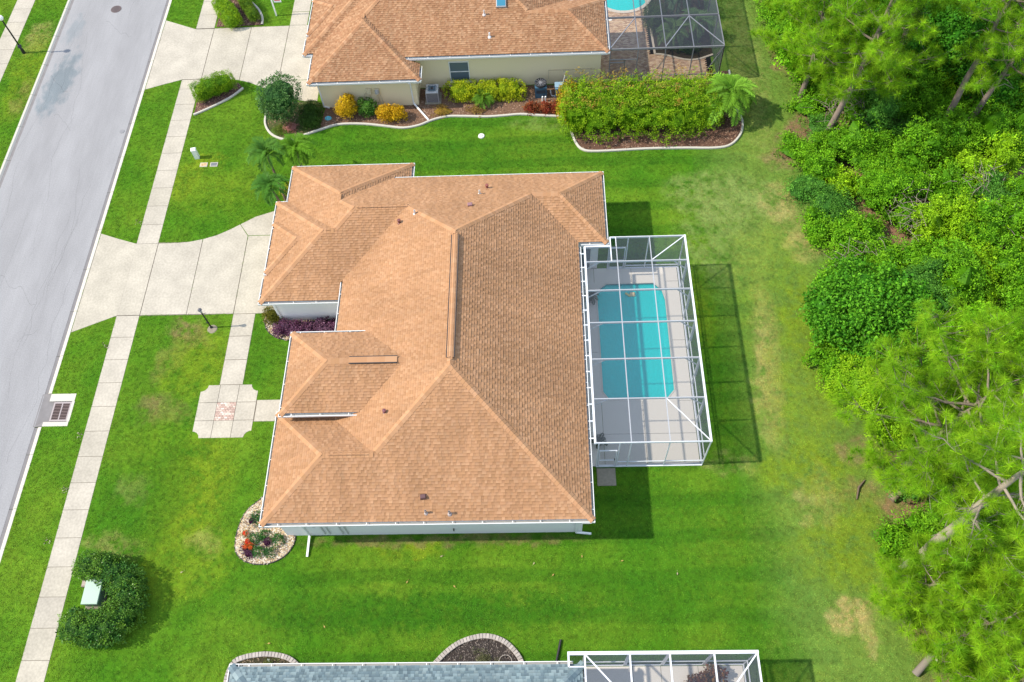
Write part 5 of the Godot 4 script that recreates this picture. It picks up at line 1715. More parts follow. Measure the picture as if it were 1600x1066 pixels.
# leaves over the outside of a few rounded lumps; blobs = [centre, radii, squareness]
func foliage(root: Node3D, blobs: Array, kind: String, per_m2: float, col: Color, col2: Color, m: Material, bumpy := 0.14, low := -0.4, core := true, size := 1.0, called := "foliage") -> MeshInstance3D:
	var tf := []
	var cols := PackedColorArray()
	var seedv := rng.randf() * 100
	for b in blobs:
		var r: Vector3 = b[1]
		var p: float = b[2]
		var n := int(per_m2 * 8.5 * pow((pow(r.x * r.y, 1.6) + pow(r.x * r.z, 1.6) + pow(r.y * r.z, 1.6)) / 3.0, 1 / 1.6))
		for i in n:
			var d := Vector3(rng.randfn(), rng.randfn(), rng.randfn()).normalized()
			if d.y < low: continue
			var bump := 1.0 + bumpy * 1.6 * wob.get_noise_3d(d.x * r.x + seedv, d.y * r.y, d.z * r.z + b[0].x)
			var q := shell(d, r, p) * bump * (rng.randf_range(0.84, 1.04) if bumpy < 0.1 or rng.randf() < 0.85 else rng.randf_range(1.0, 1.16))
			var w: Vector3 = b[0] + q
			if w.y < 0.03: continue
			var inside := false
			for b2 in blobs:
				if b2 == b: continue
				var e: Vector3 = (w - b2[0]) / b2[1]
				if pow(absf(e.x), b2[2]) + pow(absf(e.y), b2[2]) + pow(absf(e.z), b2[2]) < 0.62:
					inside = true
					break
			if inside: continue
			var nn := Vector3(signf(q.x) * pow(absf(q.x / r.x), p - 1) / r.x, signf(q.y) * pow(absf(q.y / r.y), p - 1) / r.y, signf(q.z) * pow(absf(q.z / r.z), p - 1) / r.z).normalized()
			nn = (nn + Vector3.UP * 0.5 + Vector3(rng.randfn(), rng.randfn(), rng.randfn()) * 0.25).normalized()
			var bs := aim(nn).scaled(Vector3.ONE * size * rng.randf_range(0.75, 1.25))
			tf.append(Transform3D(bs, w))
			var t := clampf(0.45 + 0.9 * wob.get_noise_3d(w.x * 1.3 + seedv * 2, w.y * 1.3, w.z * 1.3) + rng.randf_range(-0.4, 0.4), 0, 1)
			cols.append(col.lerp(col2, t) * rng.randf_range(0.7, 1.25))
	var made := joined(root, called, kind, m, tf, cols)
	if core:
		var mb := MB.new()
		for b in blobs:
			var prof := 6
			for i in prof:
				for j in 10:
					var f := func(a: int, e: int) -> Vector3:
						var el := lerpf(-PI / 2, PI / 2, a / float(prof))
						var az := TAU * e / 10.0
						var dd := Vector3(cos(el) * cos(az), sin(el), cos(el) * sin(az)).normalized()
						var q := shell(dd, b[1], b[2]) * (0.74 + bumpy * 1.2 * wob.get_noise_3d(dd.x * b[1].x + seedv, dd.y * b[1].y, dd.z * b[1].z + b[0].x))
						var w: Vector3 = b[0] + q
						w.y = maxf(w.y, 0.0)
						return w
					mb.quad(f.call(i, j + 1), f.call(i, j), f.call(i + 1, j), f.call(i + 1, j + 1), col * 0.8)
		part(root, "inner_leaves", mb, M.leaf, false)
	return made

func shrub(called: String, at: Vector3, blobs: Array, kind: String, dens: float, c1: Color, c2: Color, label: String, cat := "shrub", group := "", m: Material = null, bumpy := 0.14, size := 1.0) -> Node3D:
	var s := thing(called, at, label, cat, group)
	foliage(s, blobs, kind, dens, c1, c2, m if m else M.leaf, bumpy, -0.4, true, size)
	return s

var pine_bark := Color(0.34, 0.27, 0.225)

# a pine: bent trunk, limbs that rise at their ends, bursts of needles on the shoots
func pine(at: Vector3, top: Vector3, r0: float, crown0: float, reach: float, limbs: int, label: String, c1: Color, c2: Color, ivy := false, dens := 1.0) -> Node3D:
	var t := thing("pine_tree", at, label, "pine tree", "")
	var mb := MB.new()
	var path := []
	var rad := []
	var bark := pine_bark
	var bend := Vector3(rng.randf_range(-1, 1), 0, rng.randf_range(-1, 1)) * 0.3
	for i in 15:
		var f := i / 14.0
		path.append(top * f + bend * sin(f * PI) + Vector3(rng.randf_range(-1, 1), 0, rng.randf_range(-1, 1)) * 0.03)
		rad.append(lerpf(r0, 0.035, pow(f, 0.8)) * (1.25 if i == 0 else 1.0))
	mb.tube(path, rad, 12, bark)
	part(t, "trunk", mb, M.bark, false)
	var lm := MB.new()
	var tf := []
	var cols := PackedColorArray()
	var tf2 := []
	var cols2 := PackedColorArray()
	for i in limbs:
		var f := lerpf(crown0, 0.99, (i + rng.randf() * 0.8) / limbs)
		var ip := clampf(f * 14.0, 0, 13.99)
		var o: Vector3 = path[int(ip)].lerp(path[int(ip) + 1], ip - int(ip))
		var az := i * 2.4 + rng.randf_range(-0.4, 0.4)
		var ff := (f - crown0) / (1.0 - crown0)
		var ln := reach * (0.45 + 0.75 * sin(PI * clampf(0.18 + ff * 0.72, 0, 1))) * rng.randf_range(0.6, 1.1)
		var d := Vector3(cos(az), 0, sin(az))
		var lp := []
		var lr := []
		var rise := rng.randf_range(0.1, 0.45)
		for k in 7:
			var s := k / 6.0
			lp.append(o + d * ln * s + Vector3.UP * (rise * ln * s * s + 0.05 * s) + Vector3(rng.randf_range(-1, 1), rng.randf_range(-1, 1), rng.randf_range(-1, 1)) * 0.05 * ln * s)
			lr.append(lerpf(0.022 + 0.014 * ln, 0.010, s))
		lm.tube(lp, lr, 6, bark * 0.85)
		var shoots := int((4 + ln * 3.6) * dens)
		for k in shoots:
			var s := 1.0 - pow(rng.randf(), 1.5) * 0.75
			var q := s * 5.99
			var b: Vector3 = lp[int(q)].lerp(lp[int(q) + 1], q - int(q))
			var sd := (d * 0.6 + Vector3(rng.randfn(), rng.randf_range(-0.1, 0.8), rng.randfn()) * 0.75).normalized()
			var sl := rng.randf_range(0.3, 0.9) * (0.6 + 0.25 * ln)
			if k == 0: sl = 0.1
			var e := b + sd * sl + Vector3.UP * 0.12
			lm.tube([b, (b + e) * 0.5 - Vector3.UP * 0.03, e], [0.012, 0.009, 0.007], 4, bark * 0.8)
			var nn := (sd * 0.7 + Vector3.UP * 0.7).normalized()
			var c := c1.lerp(c2, rng.randf()) * rng.randf_range(0.85, 1.2)
			tf.append(Transform3D(aim(nn).scaled(Vector3.ONE * rng.randf_range(1.2, 1.75)), e))
			cols.append(c)
			if k % 2: continue
			tf2.append(Transform3D(aim(nn).scaled(Vector3.ONE * rng.randf_range(0.7, 1.0)), b.lerp(e, rng.randf_range(0.3, 0.7))))
			cols2.append(c * 0.9)
	for k in 6:
		tf.append(Transform3D(aim((Vector3.UP + Vector3(rng.randfn(), 0, rng.randfn()) * 0.4).normalized()), top + Vector3(rng.randfn() * 0.2, rng.randf_range(-0.4, 0.1), rng.randfn() * 0.2)))
		cols.append(c1.lerp(c2, rng.randf()))
	# bare dead stubs lower down
	for i in (6 if top.y > 9.0 else 0):
		var f := rng.randf_range(0.3, crown0 + 0.2)
		var o: Vector3 = path[int(f * 14)]
		var az := rng.randf() * TAU
		var d := Vector3(cos(az), rng.randf_range(-0.1, 0.3), sin(az))
		var ln := rng.randf_range(0.6, 1.5)
		lm.tube([o, o + d * ln * 0.5 + Vector3.UP * 0.08, o + d * ln + Vector3(rng.randfn(), rng.randfn(), rng.randfn()) * 0.2], [0.035, 0.022, 0.01], 5, Color(0.36, 0.31, 0.26))
	part(t, "limbs", lm, M.bark, false)
	joined(t, "needles", "needles", M.needle, tf, cols)
	joined(t, "needle_tufts", "sparse", M.needle, tf2, cols2)
	if ivy:
		var iv := []
		var ic := PackedColorArray()
		for i in 520:
			var f := pow(rng.randf(), 0.8) * 0.8
			var ip := f * 14.0
			var o: Vector3 = path[int(ip)].lerp(path[int(ip) + 1], ip - int(ip))
			var a := rng.randf() * TAU
			var d := Vector3(cos(a), 0.25, sin(a))
			iv.append(Transform3D(aim(d.normalized()), o + d * (0.16 + rng.randf() * 0.35 * (1.0 - 0.5 * f))))
			ic.append(Color(0.055, 0.125, 0.018).lerp(Color(0.10, 0.19, 0.02), rng.randf()))
		joined(t, "ivy", "broad", M.leaf, iv, ic)
	return t

# feather palm: fronds are parts of their own
var frond_mesh: Array[Mesh] = []
func make_fronds() -> void:
	for v in 3:
		var mb := MB.new()
		var ln := 1.35 + v * 0.12
		var pts := []
		for i in 15:
			var s := i / 14.0
			pts.append(Vector3(ln * (s - 0.12 * s * s), 0.38 * sin(s * 2.1) * ln - 0.42 * ln * pow(s, 2.4), 0))
		var rr := []
		for i in 15: rr.append(lerpf(0.020, 0.005, i / 14.0))
		mb.tube(pts, rr, 5, Color(1.3, 1.2, 0.9))
		for i in range(2, 15):
			for sub in 3:
				var q := minf(i + sub * 0.333, 13.99)
				var o: Vector3 = pts[int(q)].lerp(pts[int(q) + 1], q - int(q))
				var s := q / 14.0
				var l := 0.40 * sin(PI * clampf(0.12 + 0.80 * s, 0, 1)) * rng.randf_range(0.85, 1.1) + 0.08
				var fw: Vector3 = (pts[mini(int(q) + 1, 14)] - pts[int(q)]).normalized()
				for side in [-1.0, 1.0]:
					var d := (Vector3(0, 0.28 - 0.35 * s, side) + fw * 0.75 + Vector3(rng.randfn(), rng.randfn(), rng.randfn()) * 0.07).normalized()
					leaf(mb, o, d, (Vector3.UP + Vector3(0, 0, -side * 0.4)).normalized(), l, 0.048, W * rng.randf_range(0.8, 1.2))
		frond_mesh.append(mb.mesh(M.gloss_leaf))

func palm(called: String, at: Vector3, top: Vector3, fronds: int, size: float, col: Color, label: String, r := 0.09) -> Node3D:
	var t := thing(called, at, label, "palm tree", "")
	var mb := MB.new()
	if top.y > 0.3:
		var path := []
		var rad := []
		for i in 12:
			var f := i / 11.0
			path.append(Vector3(top.x * pow(f, 1.3), top.y * f, top.z * pow(f, 1.3)))
			rad.append(r * (1.0 - 0.3 * f) * (1.12 if i % 2 else 0.94))
		mb.tube(path, rad, 9, Color(0.22, 0.17, 0.12))
		part(t, "trunk", mb, M.bark, false)
	for i in fronds:
		var f := float(i) / fronds
		var o := MeshInstance3D.new()
		o.name = "frond"
		o.mesh = frond_mesh[i % 3]
		var m: StandardMaterial3D = palm_mats(col, i % 3)
		o.material_override = m
		t.add_child(o, true)
		o.position = top
		o.scale = Vector3.ONE * size * rng.randf_range(0.85, 1.1)
		o.rotation = Vector3(rng.randf_range(-0.2, 0.2), i * 2.4 + rng.randf_range(-0.2, 0.2), lerpf(0.85, -0.55, f) + rng.randf_range(-0.12, 0.12))
	return t

var pm := {}
func palm_mats(col: Color, k: int) -> StandardMaterial3D:
	var key := str(col) + str(k)
	if not pm.has(key):
		var c: Color = col * float([0.85, 1.0, 1.2][k])
		c.a = 1
		pm[key] = leafmat(c, 0.55, 0.6)
	return pm[key]

# loose stones or chips strewn over a bed
var pebble: Mesh
func strewn(parent: Node3D, called: String, poly: PackedVector2Array, n: int, size: Vector2, cols: Array, flat: float, m: Material, y := 0.03) -> void:
	var b := Rect2(poly[0], Vector2.ZERO)
	for q in poly: b = b.expand(q)
	var mb := MB.new()
	mb.lathe(Vector3.ZERO, [Vector2(0, -0.35), Vector2(0.42, -0.2), Vector2(0.5, 0.05), Vector2(0.34, 0.28), Vector2(0, 0.36)], 7, W, 1.0, 0.72)
	var tf := []
	var cc := PackedColorArray()
	for i in n:
		var q := b.position + Vector2(rng.randf(), rng.randf()) * b.size
		if not Geometry2D.is_point_in_polygon(q, poly): continue
		var s := rng.randf_range(size.x, size.y)
		var bs := Basis.from_euler(Vector3(rng.randf_range(-0.4, 0.4), rng.randf() * TAU, rng.randf_range(-0.4, 0.4))) * Basis.from_scale(Vector3(s * rng.randf_range(0.8, 1.7), s * flat, s))
		tf.append(Transform3D(bs, Vector3(q.x, y + rng.randf() * 0.02, q.y) - (parent.position if parent != self else Vector3.ZERO)))
		cc.append(cols[rng.randi() % cols.size()] * rng.randf_range(0.8, 1.15))
	copies(parent, called, mb.mesh(m), tf, cc, "stuff")

func bed(called: String, poly: PackedVector2Array, label: String, col: Color, chips: String, n: int, size: Vector2, cols: Array, flat: float) -> Node3D:
	var c := Vector2.ZERO
	for q in poly: c += q
	c /= poly.size()
	var t := thing(called, Vector3(c.x, 0, c.y), label, "planting bed", "", "structure")
	var mb := MB.new()
	mb.prism(poly, 0.0, 0.03, col, false)
	part(t, "ground", mb, M.mulch)
	strewn(t, chips, poly, n, size, cols, flat, M.stone)
	hard(poly)
	return t

func edging(path: PackedVector2Array, w: float, h: float, m: Material, label: String, seg := 0) -> void:
	var c := path[path.size() / 2]
	var t := thing("bed_edging", Vector3(c.x, 0, c.y), label, "bed edging")
	var mb := MB.new()
	for i in path.size() - 1:
		var a := path[i]
		var b := path[i + 1]
		var na := ((path[mini(i + 1, path.size() - 1)] - path[maxi(i - 1, 0)]).normalized()).orthogonal() * w * 0.5
		var nb := ((path[mini(i + 2, path.size() - 1)] - path[i]).normalized()).orthogonal() * w * 0.5
		var prof := [Vector2(-1, 0), Vector2(-1, 0.7), Vector2(-0.6, 1), Vector2(0.6, 1), Vector2(1, 0.7), Vector2(1, 0)]
		for k in 5:
			var p: Vector2 = prof[k]
			var q: Vector2 = prof[k + 1]
			mb_up(mb, Vector3(a.x + na.x * p.x, p.y * h, a.y + na.y * p.x), Vector3(a.x + na.x * q.x, q.y * h, a.y + na.y * q.x), Vector3(b.x + nb.x * q.x, q.y * h, b.y + nb.y * q.x), W)
			mb_up(mb, Vector3(a.x + na.x * p.x, p.y * h, a.y + na.y * p.x), Vector3(b.x + nb.x * q.x, q.y * h, b.y + nb.y * q.x), Vector3(b.x + nb.x * p.x, p.y * h, b.y + nb.y * p.x), W)
		if i % 4 == 0 and i > 0 or i == path.size() - 2:
			part(t, "edging_length", mb, m)
			mb = MB.new()

func paver_edge(path: PackedVector2Array, label: String) -> void:
	var c := path[path.size() / 2]
	var t := thing("paver_border", Vector3(c.x, 0, c.y), label, "paver border")
	var acc := 0.0
	var step := 0.155
	for i in path.size() - 1:
		var a := path[i]
		var b := path[i + 1]
		var ln := a.distance_to(b)
		var s := acc
		while s < ln:
			var p := a.lerp(b, s / ln)
			var d := (b - a).normalized()
			var mb := MB.new()
			var k := rng.randf_range(0.85, 1.15)
			mb.slab(Vector3(p.x, 0.06 + rng.randf() * 0.01, p.y), Vector3(step - 0.012, 0.12, 0.23), 0.015, Color(0.42 * k, 0.38 * k, 0.35 * k), Basis(Vector3(d.x, 0, d.y), Vector3.UP, Vector3(-d.y, 0, d.x)))
			part(t, "paver", mb, M.paver)
			s += step
		acc = s - ln

func build_beds() -> void:
	var chips := [Color(0.24, 0.145, 0.095), Color(0.19, 0.11, 0.07), Color(0.29, 0.185, 0.13), Color(0.15, 0.085, 0.055), Color(0.33, 0.23, 0.165)]
	var pebbles := [Color(0.459, 0.374, 0.258), Color(0.518, 0.461, 0.367), Color(0.385, 0.274, 0.163), Color(0.429, 0.331, 0.177), Color(0.548, 0.504, 0.422), Color(0.296, 0.216, 0.150)]
	# north side bed
	var e2 := smooth_path(P([-15.6, -40.55, -14.59, -40.98, -13.34, -41.44, -11.64, -41.42, -10.06, -41.15, -8.88, -40.95, -7.86, -41.15, -6.97, -41.6, -5.95, -41.88, -4.65, -41.84, -3.35, -41.75, -2.19, -41.80, -1.02, -41.88, 0.27, -41.72, 2.3, -41.5]))
	var poly := e2.duplicate()
	poly.append_array(P([2.3, -44.6, -8.0, -44.6, -8.0, -43.05, -14.4, -43.05, -14.6, -41.2]))
	bed("mulch_bed", poly, "brown mulch bed along the pale yellow wall", Color(0.22, 0.13, 0.085), "mulch_chips", 5200, Vector2(0.05, 0.10), chips, 0.5)
	edging(e2, 0.15, 0.13, M.curb, "white wavy concrete edging of the mulch bed by the pale yellow house")
	var e1 := smooth_path(P([-18.35, -43.6, -18.44, -42.74, -18.35, -41.66, -17.82, -40.76, -16.96, -40.25, -16.0, -40.22]))
	poly = e1.duplicate()
	poly.append_array(P([-14.6, -41.1, -14.5, -43.3, -15.2, -43.8]))
	bed("mulch_bed", poly, "small bed with pink-brown chips under the round tree", Color(0.10, 0.13, 0.04), "mulch_chips", 500, Vector2(0.05, 0.09), chips, 0.5)
	edging(e1, 0.15, 0.13, M.curb, "curved white edging round the bed of the round tree")
	var e3 := smooth_path(P([2.3, -40.2, 2.55, -39.2, 3.00, -38.55, 3.99, -38.38, 7.10, -38.48, 9.57, -38.45, 11.54, -38.38, 12.56, -38.64, 13.30, -39.53, 13.56, -40.55, 13.43, -41.42, 13.15, -42.0, 13.3, -43.5, 13.3, -45.4]))
	poly = e3.duplicate()
	poly.append_array(P([12.5, -45.4, 12.5, -44.5, 2.3, -44.4]))
	bed("mulch_bed", poly, "brown mulch bed under the long tall hedge", Color(0.16, 0.09, 0.06), "mulch_chips", 4200, Vector2(0.05, 0.10), chips, 0.5)
	edging(e3, 0.15, 0.13, M.curb, "pale concrete edging that curves round the long tall hedge")
	# front corner beds of the neighbour
	var ef := smooth_path(P([-23.5, -42.75, -22.41, -43.42, -21.21, -44.30, -20.45, -45.2]))
	poly = ef.duplicate()
	poly.append_array(P([-20.9, -45.75, -22.0, -45.85, -23.5, -45.9]))
	bed("mulch_bed", poly, "small mulch bed in the corner of sidewalk and neighbour's driveway", Color(0.16, 0.09, 0.075), "mulch_chips", 900, Vector2(0.05, 0.09), chips, 0.5)
	edging(ef, 0.15, 0.12, M.curb, "pale edging in front of the clipped hedge below the neighbour's driveway")
	var eg := smooth_path(P([-20.1, -51.75, -20.2, -52.6, -20.7, -53.6, -21.6, -54.6, -22.6, -55.3]))
	poly = eg.duplicate()
	poly.append_array(P([-23.5, -55.4, -23.5, -51.7]))
	bed("mulch_bed", poly, "mulch bed under the hedges above the neighbour's driveway", Color(0.16, 0.09, 0.075), "mulch_chips", 1500, Vector2(0.05, 0.09), chips, 0.5)
	edging(eg, 0.16, 0.12, M.curb, "grey edging that curves round the hedges above the driveway")
	# pebble beds of the house
	var sb := smooth_path(P([-14.2, -15.6, -14.75, -15.03, -15.28, -14.52, -15.56, -13.81, -15.65, -13.01, -15.52, -12.32, -15.05, -11.88, -14.35, -11.68, -13.58, -11.77, -12.96, -12.14, -12.64, -12.68, -12.6, -13.1]))
	poly = sb.duplicate()
	poly.append_array(P([-13.0, -13.15, -13.0, -15.6]))
	bed("pebble_bed", poly, "pebble bed with red flowers at the house's lower left corner", Color(0.26, 0.2, 0.14), "pebbles", 6200, Vector2(0.06, 0.115), pebbles, 0.6)
	edging(sb, 0.05, 0.07, M.dark, "thin black edging round the pebble bed with red flowers")
	var eb := smooth_path(P([-15.9, -26.45, -16.12, -26.1, -16.0, -25.65, -15.78, -25.24, -15.4, -24.92, -14.9, -24.70, -14.2, -24.6, -12.5, -24.55]))
	poly = eb.duplicate()
	poly.append_array(P([-10.6, -24.55, -10.6, -25.95, -15.2, -25.95, -15.2, -26.45]))
	bed("pebble_bed", poly, "pebble bed beside the garage wall under purple plants", Color(0.26, 0.2, 0.14), "pebbles", 2600, Vector2(0.06, 0.115), pebbles, 0.6)
	edging(eb, 0.05, 0.07, M.dark, "thin black edging round the pebble bed of purple plants")
	# south neighbour's beds
	var s1 := smooth_path(P([-14.9, -5.6, -14.95, -6.4, -14.74, -7.05, -14.31, -7.27, -13.75, -7.38, -13.14, -7.41, -12.36, -7.29, -11.81, -7.0, -11.4, -6.5]), 3)
	poly = s1.duplicate()
	poly.append_array(P([-11.4, -6.0, -13.4, -6.0]))
	bed("mulch_bed", poly, "half-round bed by the blue-grey roof's left corner", Color(0.07, 0.06, 0.035), "mulch_chips", 500, Vector2(0.05, 0.09), [Color(0.12, 0.09, 0.06), Color(0.2, 0.15, 0.1)], 0.5)
	paver_edge(s1, "grey paver border of the bed at the blue-grey roof's left corner")
	var s2 := smooth_path(P([-5.5, -6.6, -5.18, -7.0, -4.66, -7.50, -4.07, -7.88, -3.32, -8.11, -2.71, -8.13, -2.11, -7.94, -1.66, -7.6, -1.27, -7.1, -1.1, -6.5]), 3)
	poly = s2.duplicate()
	poly.append_array(P([-1.1, -6.0, -5.5, -6.0]))
	var b2 := bed("mulch_bed", poly, "half-round dark bed in the middle of the blue-grey roof's edge", Color(0.06, 0.05, 0.045), "mulch_chips", 1400, Vector2(0.05, 0.09), [Color(0.10, 0.085, 0.075), Color(0.18, 0.15, 0.13), Color(0.07, 0.06, 0.055)], 0.5)
	paver_edge(s2, "grey paver border of the half-round bed at the blue-grey roof's middle")
	var hoop := MB.new()
	var ring := []
	for i in 25: ring.append(Vector3(-1.95 + cos(TAU * i / 24.0) * 0.30, 0.28, -6.95 + sin(TAU * i / 24.0) * 0.30))
	var rr := []
	for i in 25: rr.append(0.012)
	hoop.tube(ring, rr, 5, Color(0.4, 0.36, 0.32))
	for a in 3:
		var q: Vector3 = ring[a * 8]
		hoop.tube([q, Vector3(q.x, 0, q.z)], [0.01, 0.01], 5, Color(0.4, 0.36, 0.32))
	single("plant_hoop", hoop, M.paint, "wire plant hoop in the half-round dark bed", "plant hoop")
	var sg := thing("ground_plant", Vector3(-3.0, 0, -7.1), "low grey-green plants in the half-round dark bed", "plant")
	foliage(sg, [[Vector3(0, 0.0, 0), Vector3(1.0, 0.14, 0.6), 2.0]], "tiny", 40, Color(0.10, 0.11, 0.05), Color(0.17, 0.17, 0.09), M.leaf, 0.3, 0.0, false)
	sg = thing("ground_plant", Vector3(-13.1, 0, -6.95), "low green plants in the bed at the blue-grey roof's left corner", "plant")
	foliage(sg, [[Vector3(0, 0.0, 0), Vector3(1.3, 0.14, 0.3), 2.0]], "tiny", 50, Color(0.08, 0.13, 0.03), Color(0.2, 0.2, 0.05), M.leaf, 0.3, 0.0, false)

func build_garden() -> void:
	var g1 := Color(0.040, 0.105, 0.014)
	var g2 := Color(0.085, 0.175, 0.020)
	# crescent hedge round the transformer
	var cb := []
	var arc := [[-22.4, -11.5, 0.60], [-21.8, -11.45, 0.68], [-21.1, -11.15, 0.76], [-20.5, -10.6, 0.78], [-20.2, -9.9, 0.80], [-20.3, -9.2, 0.82], [-20.9, -8.65, 0.82], [-21.65, -8.55, 0.78], [-22.35, -8.65, 0.66]]
	for a in arc: cb.append([Vector3(a[0] + 21.2, 0.62, a[1] + 10.1), Vector3(a[2], 0.78, a[2]), 2.6])
	shrub("crescent_hedge", Vector3(-21.2, 0, -10.1), cb, "broad", 46, Color(0.036, 0.115, 0.020), Color(0.105, 0.215, 0.022), "dark green crescent-shaped hedge wrapped round the green transformer", "hedge", "", M.gloss_leaf, 0.12, 0.85)
	# neighbour's clipped hedges
	var hb := thing("clipped_hedge", Vector3(-22.25, 0, -44.75), "clipped green hedge below the neighbour's driveway", "hedge")
	hb.rotation.y = 0.52
	foliage(hb, [[Vector3(-0.75, 0.62, 0), Vector3(0.72, 0.68, 0.58), 5.0], [Vector3(0.0, 0.66, 0), Vector3(0.72, 0.72, 0.58), 5.0], [Vector3(0.75, 0.62, 0), Vector3(0.72, 0.70, 0.58), 5.0]], "fine", 90, Color(0.085, 0.225, 0.010), Color(0.22, 0.36, 0.012), M.leaf, 0.05)
	hb = thing("clipped_hedge", Vector3(-22.6, 0, -52.5), "rounded clipped hedge above the neighbour's driveway", "hedge")
	hb.rotation.y = -1.0
	foliage(hb, [[Vector3(-1.0, 0.55, 0), Vector3(0.72, 0.62, 0.62), 3.2], [Vector3(-0.1, 0.55, 0), Vector3(0.75, 0.66, 0.66), 3.2], [Vector3(0.7, 0.5, 0), Vector3(0.66, 0.6, 0.62), 3.2]], "fine", 85, Color(0.12, 0.27, 0.010), Color(0.26, 0.41, 0.012), M.leaf, 0.05)
	hb = thing("clipped_hedge", Vector3(-21.5, 0, -53.7), "long narrow clipped hedge beside the grey curved edging", "hedge")
	hb.rotation.y = -1.05
	foliage(hb, [[Vector3(-1.6, 0.5, 0), Vector3(1.1, 0.58, 0.38), 4.0], [Vector3(0.2, 0.5, 0), Vector3(1.1, 0.56, 0.38), 4.0], [Vector3(1.5, 0.45, 0), Vector3(0.6, 0.5, 0.36), 4.0]], "fine", 85, Color(0.07, 0.16, 0.012), Color(0.17, 0.26, 0.014), M.leaf, 0.06)
	# round tree and its low hedge
	var rt := thing("round_tree", Vector3(-16.9, 0, -42.2), "small round-headed dark green tree at the neighbour's driveway", "tree")
	var mb := MB.new()
	mb.tube([Vector3.ZERO, Vector3(0.05, 0.8, 0), Vector3(0, 1.6, 0.05)], [0.09, 0.07, 0.06], 8, Color(0.25, 0.2, 0.16))
	for a in 5:
		mb.tube([Vector3(0.02, 1.2, 0), Vector3(cos(a * 1.26) * 0.5, 1.9, sin(a * 1.26) * 0.5)], [0.045, 0.02], 6, Color(0.25, 0.2, 0.16))
	part(rt, "trunk", mb, M.bark, false)
	foliage(rt, [[Vector3(0, 2.1, 0), Vector3(1.35, 1.15, 1.3), 2.2], [Vector3(-0.25, 1.55, 0.25), Vector3(1.15, 0.8, 1.1), 2.0]], "broad", 34, Color(0.034, 0.105, 0.026), Color(0.09, 0.19, 0.045), M.gloss_leaf, 0.16, -0.8, true, 0.85, "crown")
	shrub("low_hedge", Vector3(-15.4, 0, -41.9), [[Vector3(0.1, 0.3, -0.6), Vector3(0.75, 0.42, 0.75), 4.0], [Vector3(0.2, 0.3, 0.3), Vector3(0.65, 0.42, 0.6), 4.0]], "fine", 80, Color(0.035, 0.085, 0.014), Color(0.06, 0.125, 0.018), "low dark green hedge between the round tree and the yellow house", "hedge", "", null, 0.05)
	shrub("ground_plant", Vector3(-17.3, 0, -41.0), [[Vector3(0, 0.05, 0), Vector3(1.0, 0.16, 0.55), 2.5]], "tiny", 70, Color(0.09, 0.16, 0.02), Color(0.15, 0.2, 0.03), "flat yellow-green ground plants inside the curved white edging", "plant")
	shrub("pink_plant", Vector3(-16.55, 0, -41.25), [[Vector3(0, 0.12, 0), Vector3(0.55, 0.2, 0.45), 2.0]], "tiny", 80, Color(0.42, 0.19, 0.16), Color(0.35, 0.16, 0.10), "pinkish red bedding plants under the round tree", "plant")
	# shrubs along the yellow wall
	shrub("orange_shrub", Vector3(-12.75, 0, -42.25), [[Vector3(0, 0.7, 0), Vector3(0.62, 0.78, 0.6), 2.0], [Vector3(0.15, 1.2, -0.2), Vector3(0.4, 0.4, 0.4), 2.0]], "wisp", 60, Color(0.48, 0.30, 0.010), Color(0.62, 0.44, 0.015), "tall golden orange shrub nearest the blue-green dish", "shrub", "", null, 0.2, 0.8)
	shrub("round_shrub", Vector3(-11.35, 0, -42.4), [[Vector3(0, 0.55, 0), Vector3(0.6, 0.62, 0.55), 2.2]], "broad", 55, Color(0.045, 0.14, 0.02), Color(0.10, 0.22, 0.03), "round bright green shrub between the golden shrubs", "shrub", "", null, 0.15, 0.75)
	shrub("orange_shrub", Vector3(-9.65, 0, -41.9), [[Vector3(-0.4, 0.5, 0), Vector3(0.55, 0.58, 0.5), 2.0], [Vector3(0.35, 0.48, 0.05), Vector3(0.52, 0.56, 0.48), 2.0]], "wisp", 60, Color(0.48, 0.27, 0.010), Color(0.62, 0.42, 0.015), "wide golden orange shrub near the downspout end", "shrub", "", null, 0.2, 0.8)
	shrub("yellow_hedge", Vector3(-3.4, 0, -43.75), [[Vector3(-1.55, 0.45, 0), Vector3(1.25, 0.62, 0.66), 4.0], [Vector3(0.1, 0.45, 0), Vector3(1.2, 0.6, 0.66), 4.0], [Vector3(1.6, 0.45, 0), Vector3(1.15, 0.62, 0.66), 4.0]], "broad", 60, Color(0.20, 0.30, 0.012), Color(0.52, 0.56, 0.018), "low yellow-green hedge under the window of the yellow house", "hedge", "", null, 0.08, 0.75)
	shrub("red_plant", Vector3(0.45, 0, -42.25), [[Vector3(-0.75, 0.18, 0), Vector3(0.5, 0.3, 0.4), 2.0], [Vector3(0.1, 0.16, 0.05), Vector3(0.55, 0.28, 0.4), 2.0], [Vector3(0.85, 0.2, 0), Vector3(0.5, 0.28, 0.4), 2.0]], "broad", 42, Color(0.22, 0.035, 0.02), Color(0.30, 0.12, 0.04), "dark red leafy plants in front of the pool heater", "plant", "", null, 0.25)
	shrub("sparse_plant", Vector3(-6.3, 0, -42.3), [[Vector3(0, 0.1, 0), Vector3(0.8, 0.22, 0.4), 2.0]], "wisp", 14, Color(0.30, 0.20, 0.03), Color(0.20, 0.12, 0.03), "sparse brownish plants in the mulch near the air conditioner", "plant", "", null, 0.3)
	shrub("sparse_plant", Vector3(-4.0, 0, -42.35), [[Vector3(0, 0.08, 0), Vector3(1.1, 0.2, 0.35), 2.0]], "wisp", 12, Color(0.22, 0.12, 0.04), Color(0.20, 0.18, 0.03), "sparse brownish plants at the foot of the small palm", "plant", "", null, 0.3)
	palm("small_palm", Vector3(-3.6, 0, -43.05), Vector3(0, 0.35, 0), 16, 0.62, Color(0.10, 0.22, 0.02), "small low palm in front of the yellow-green hedge")
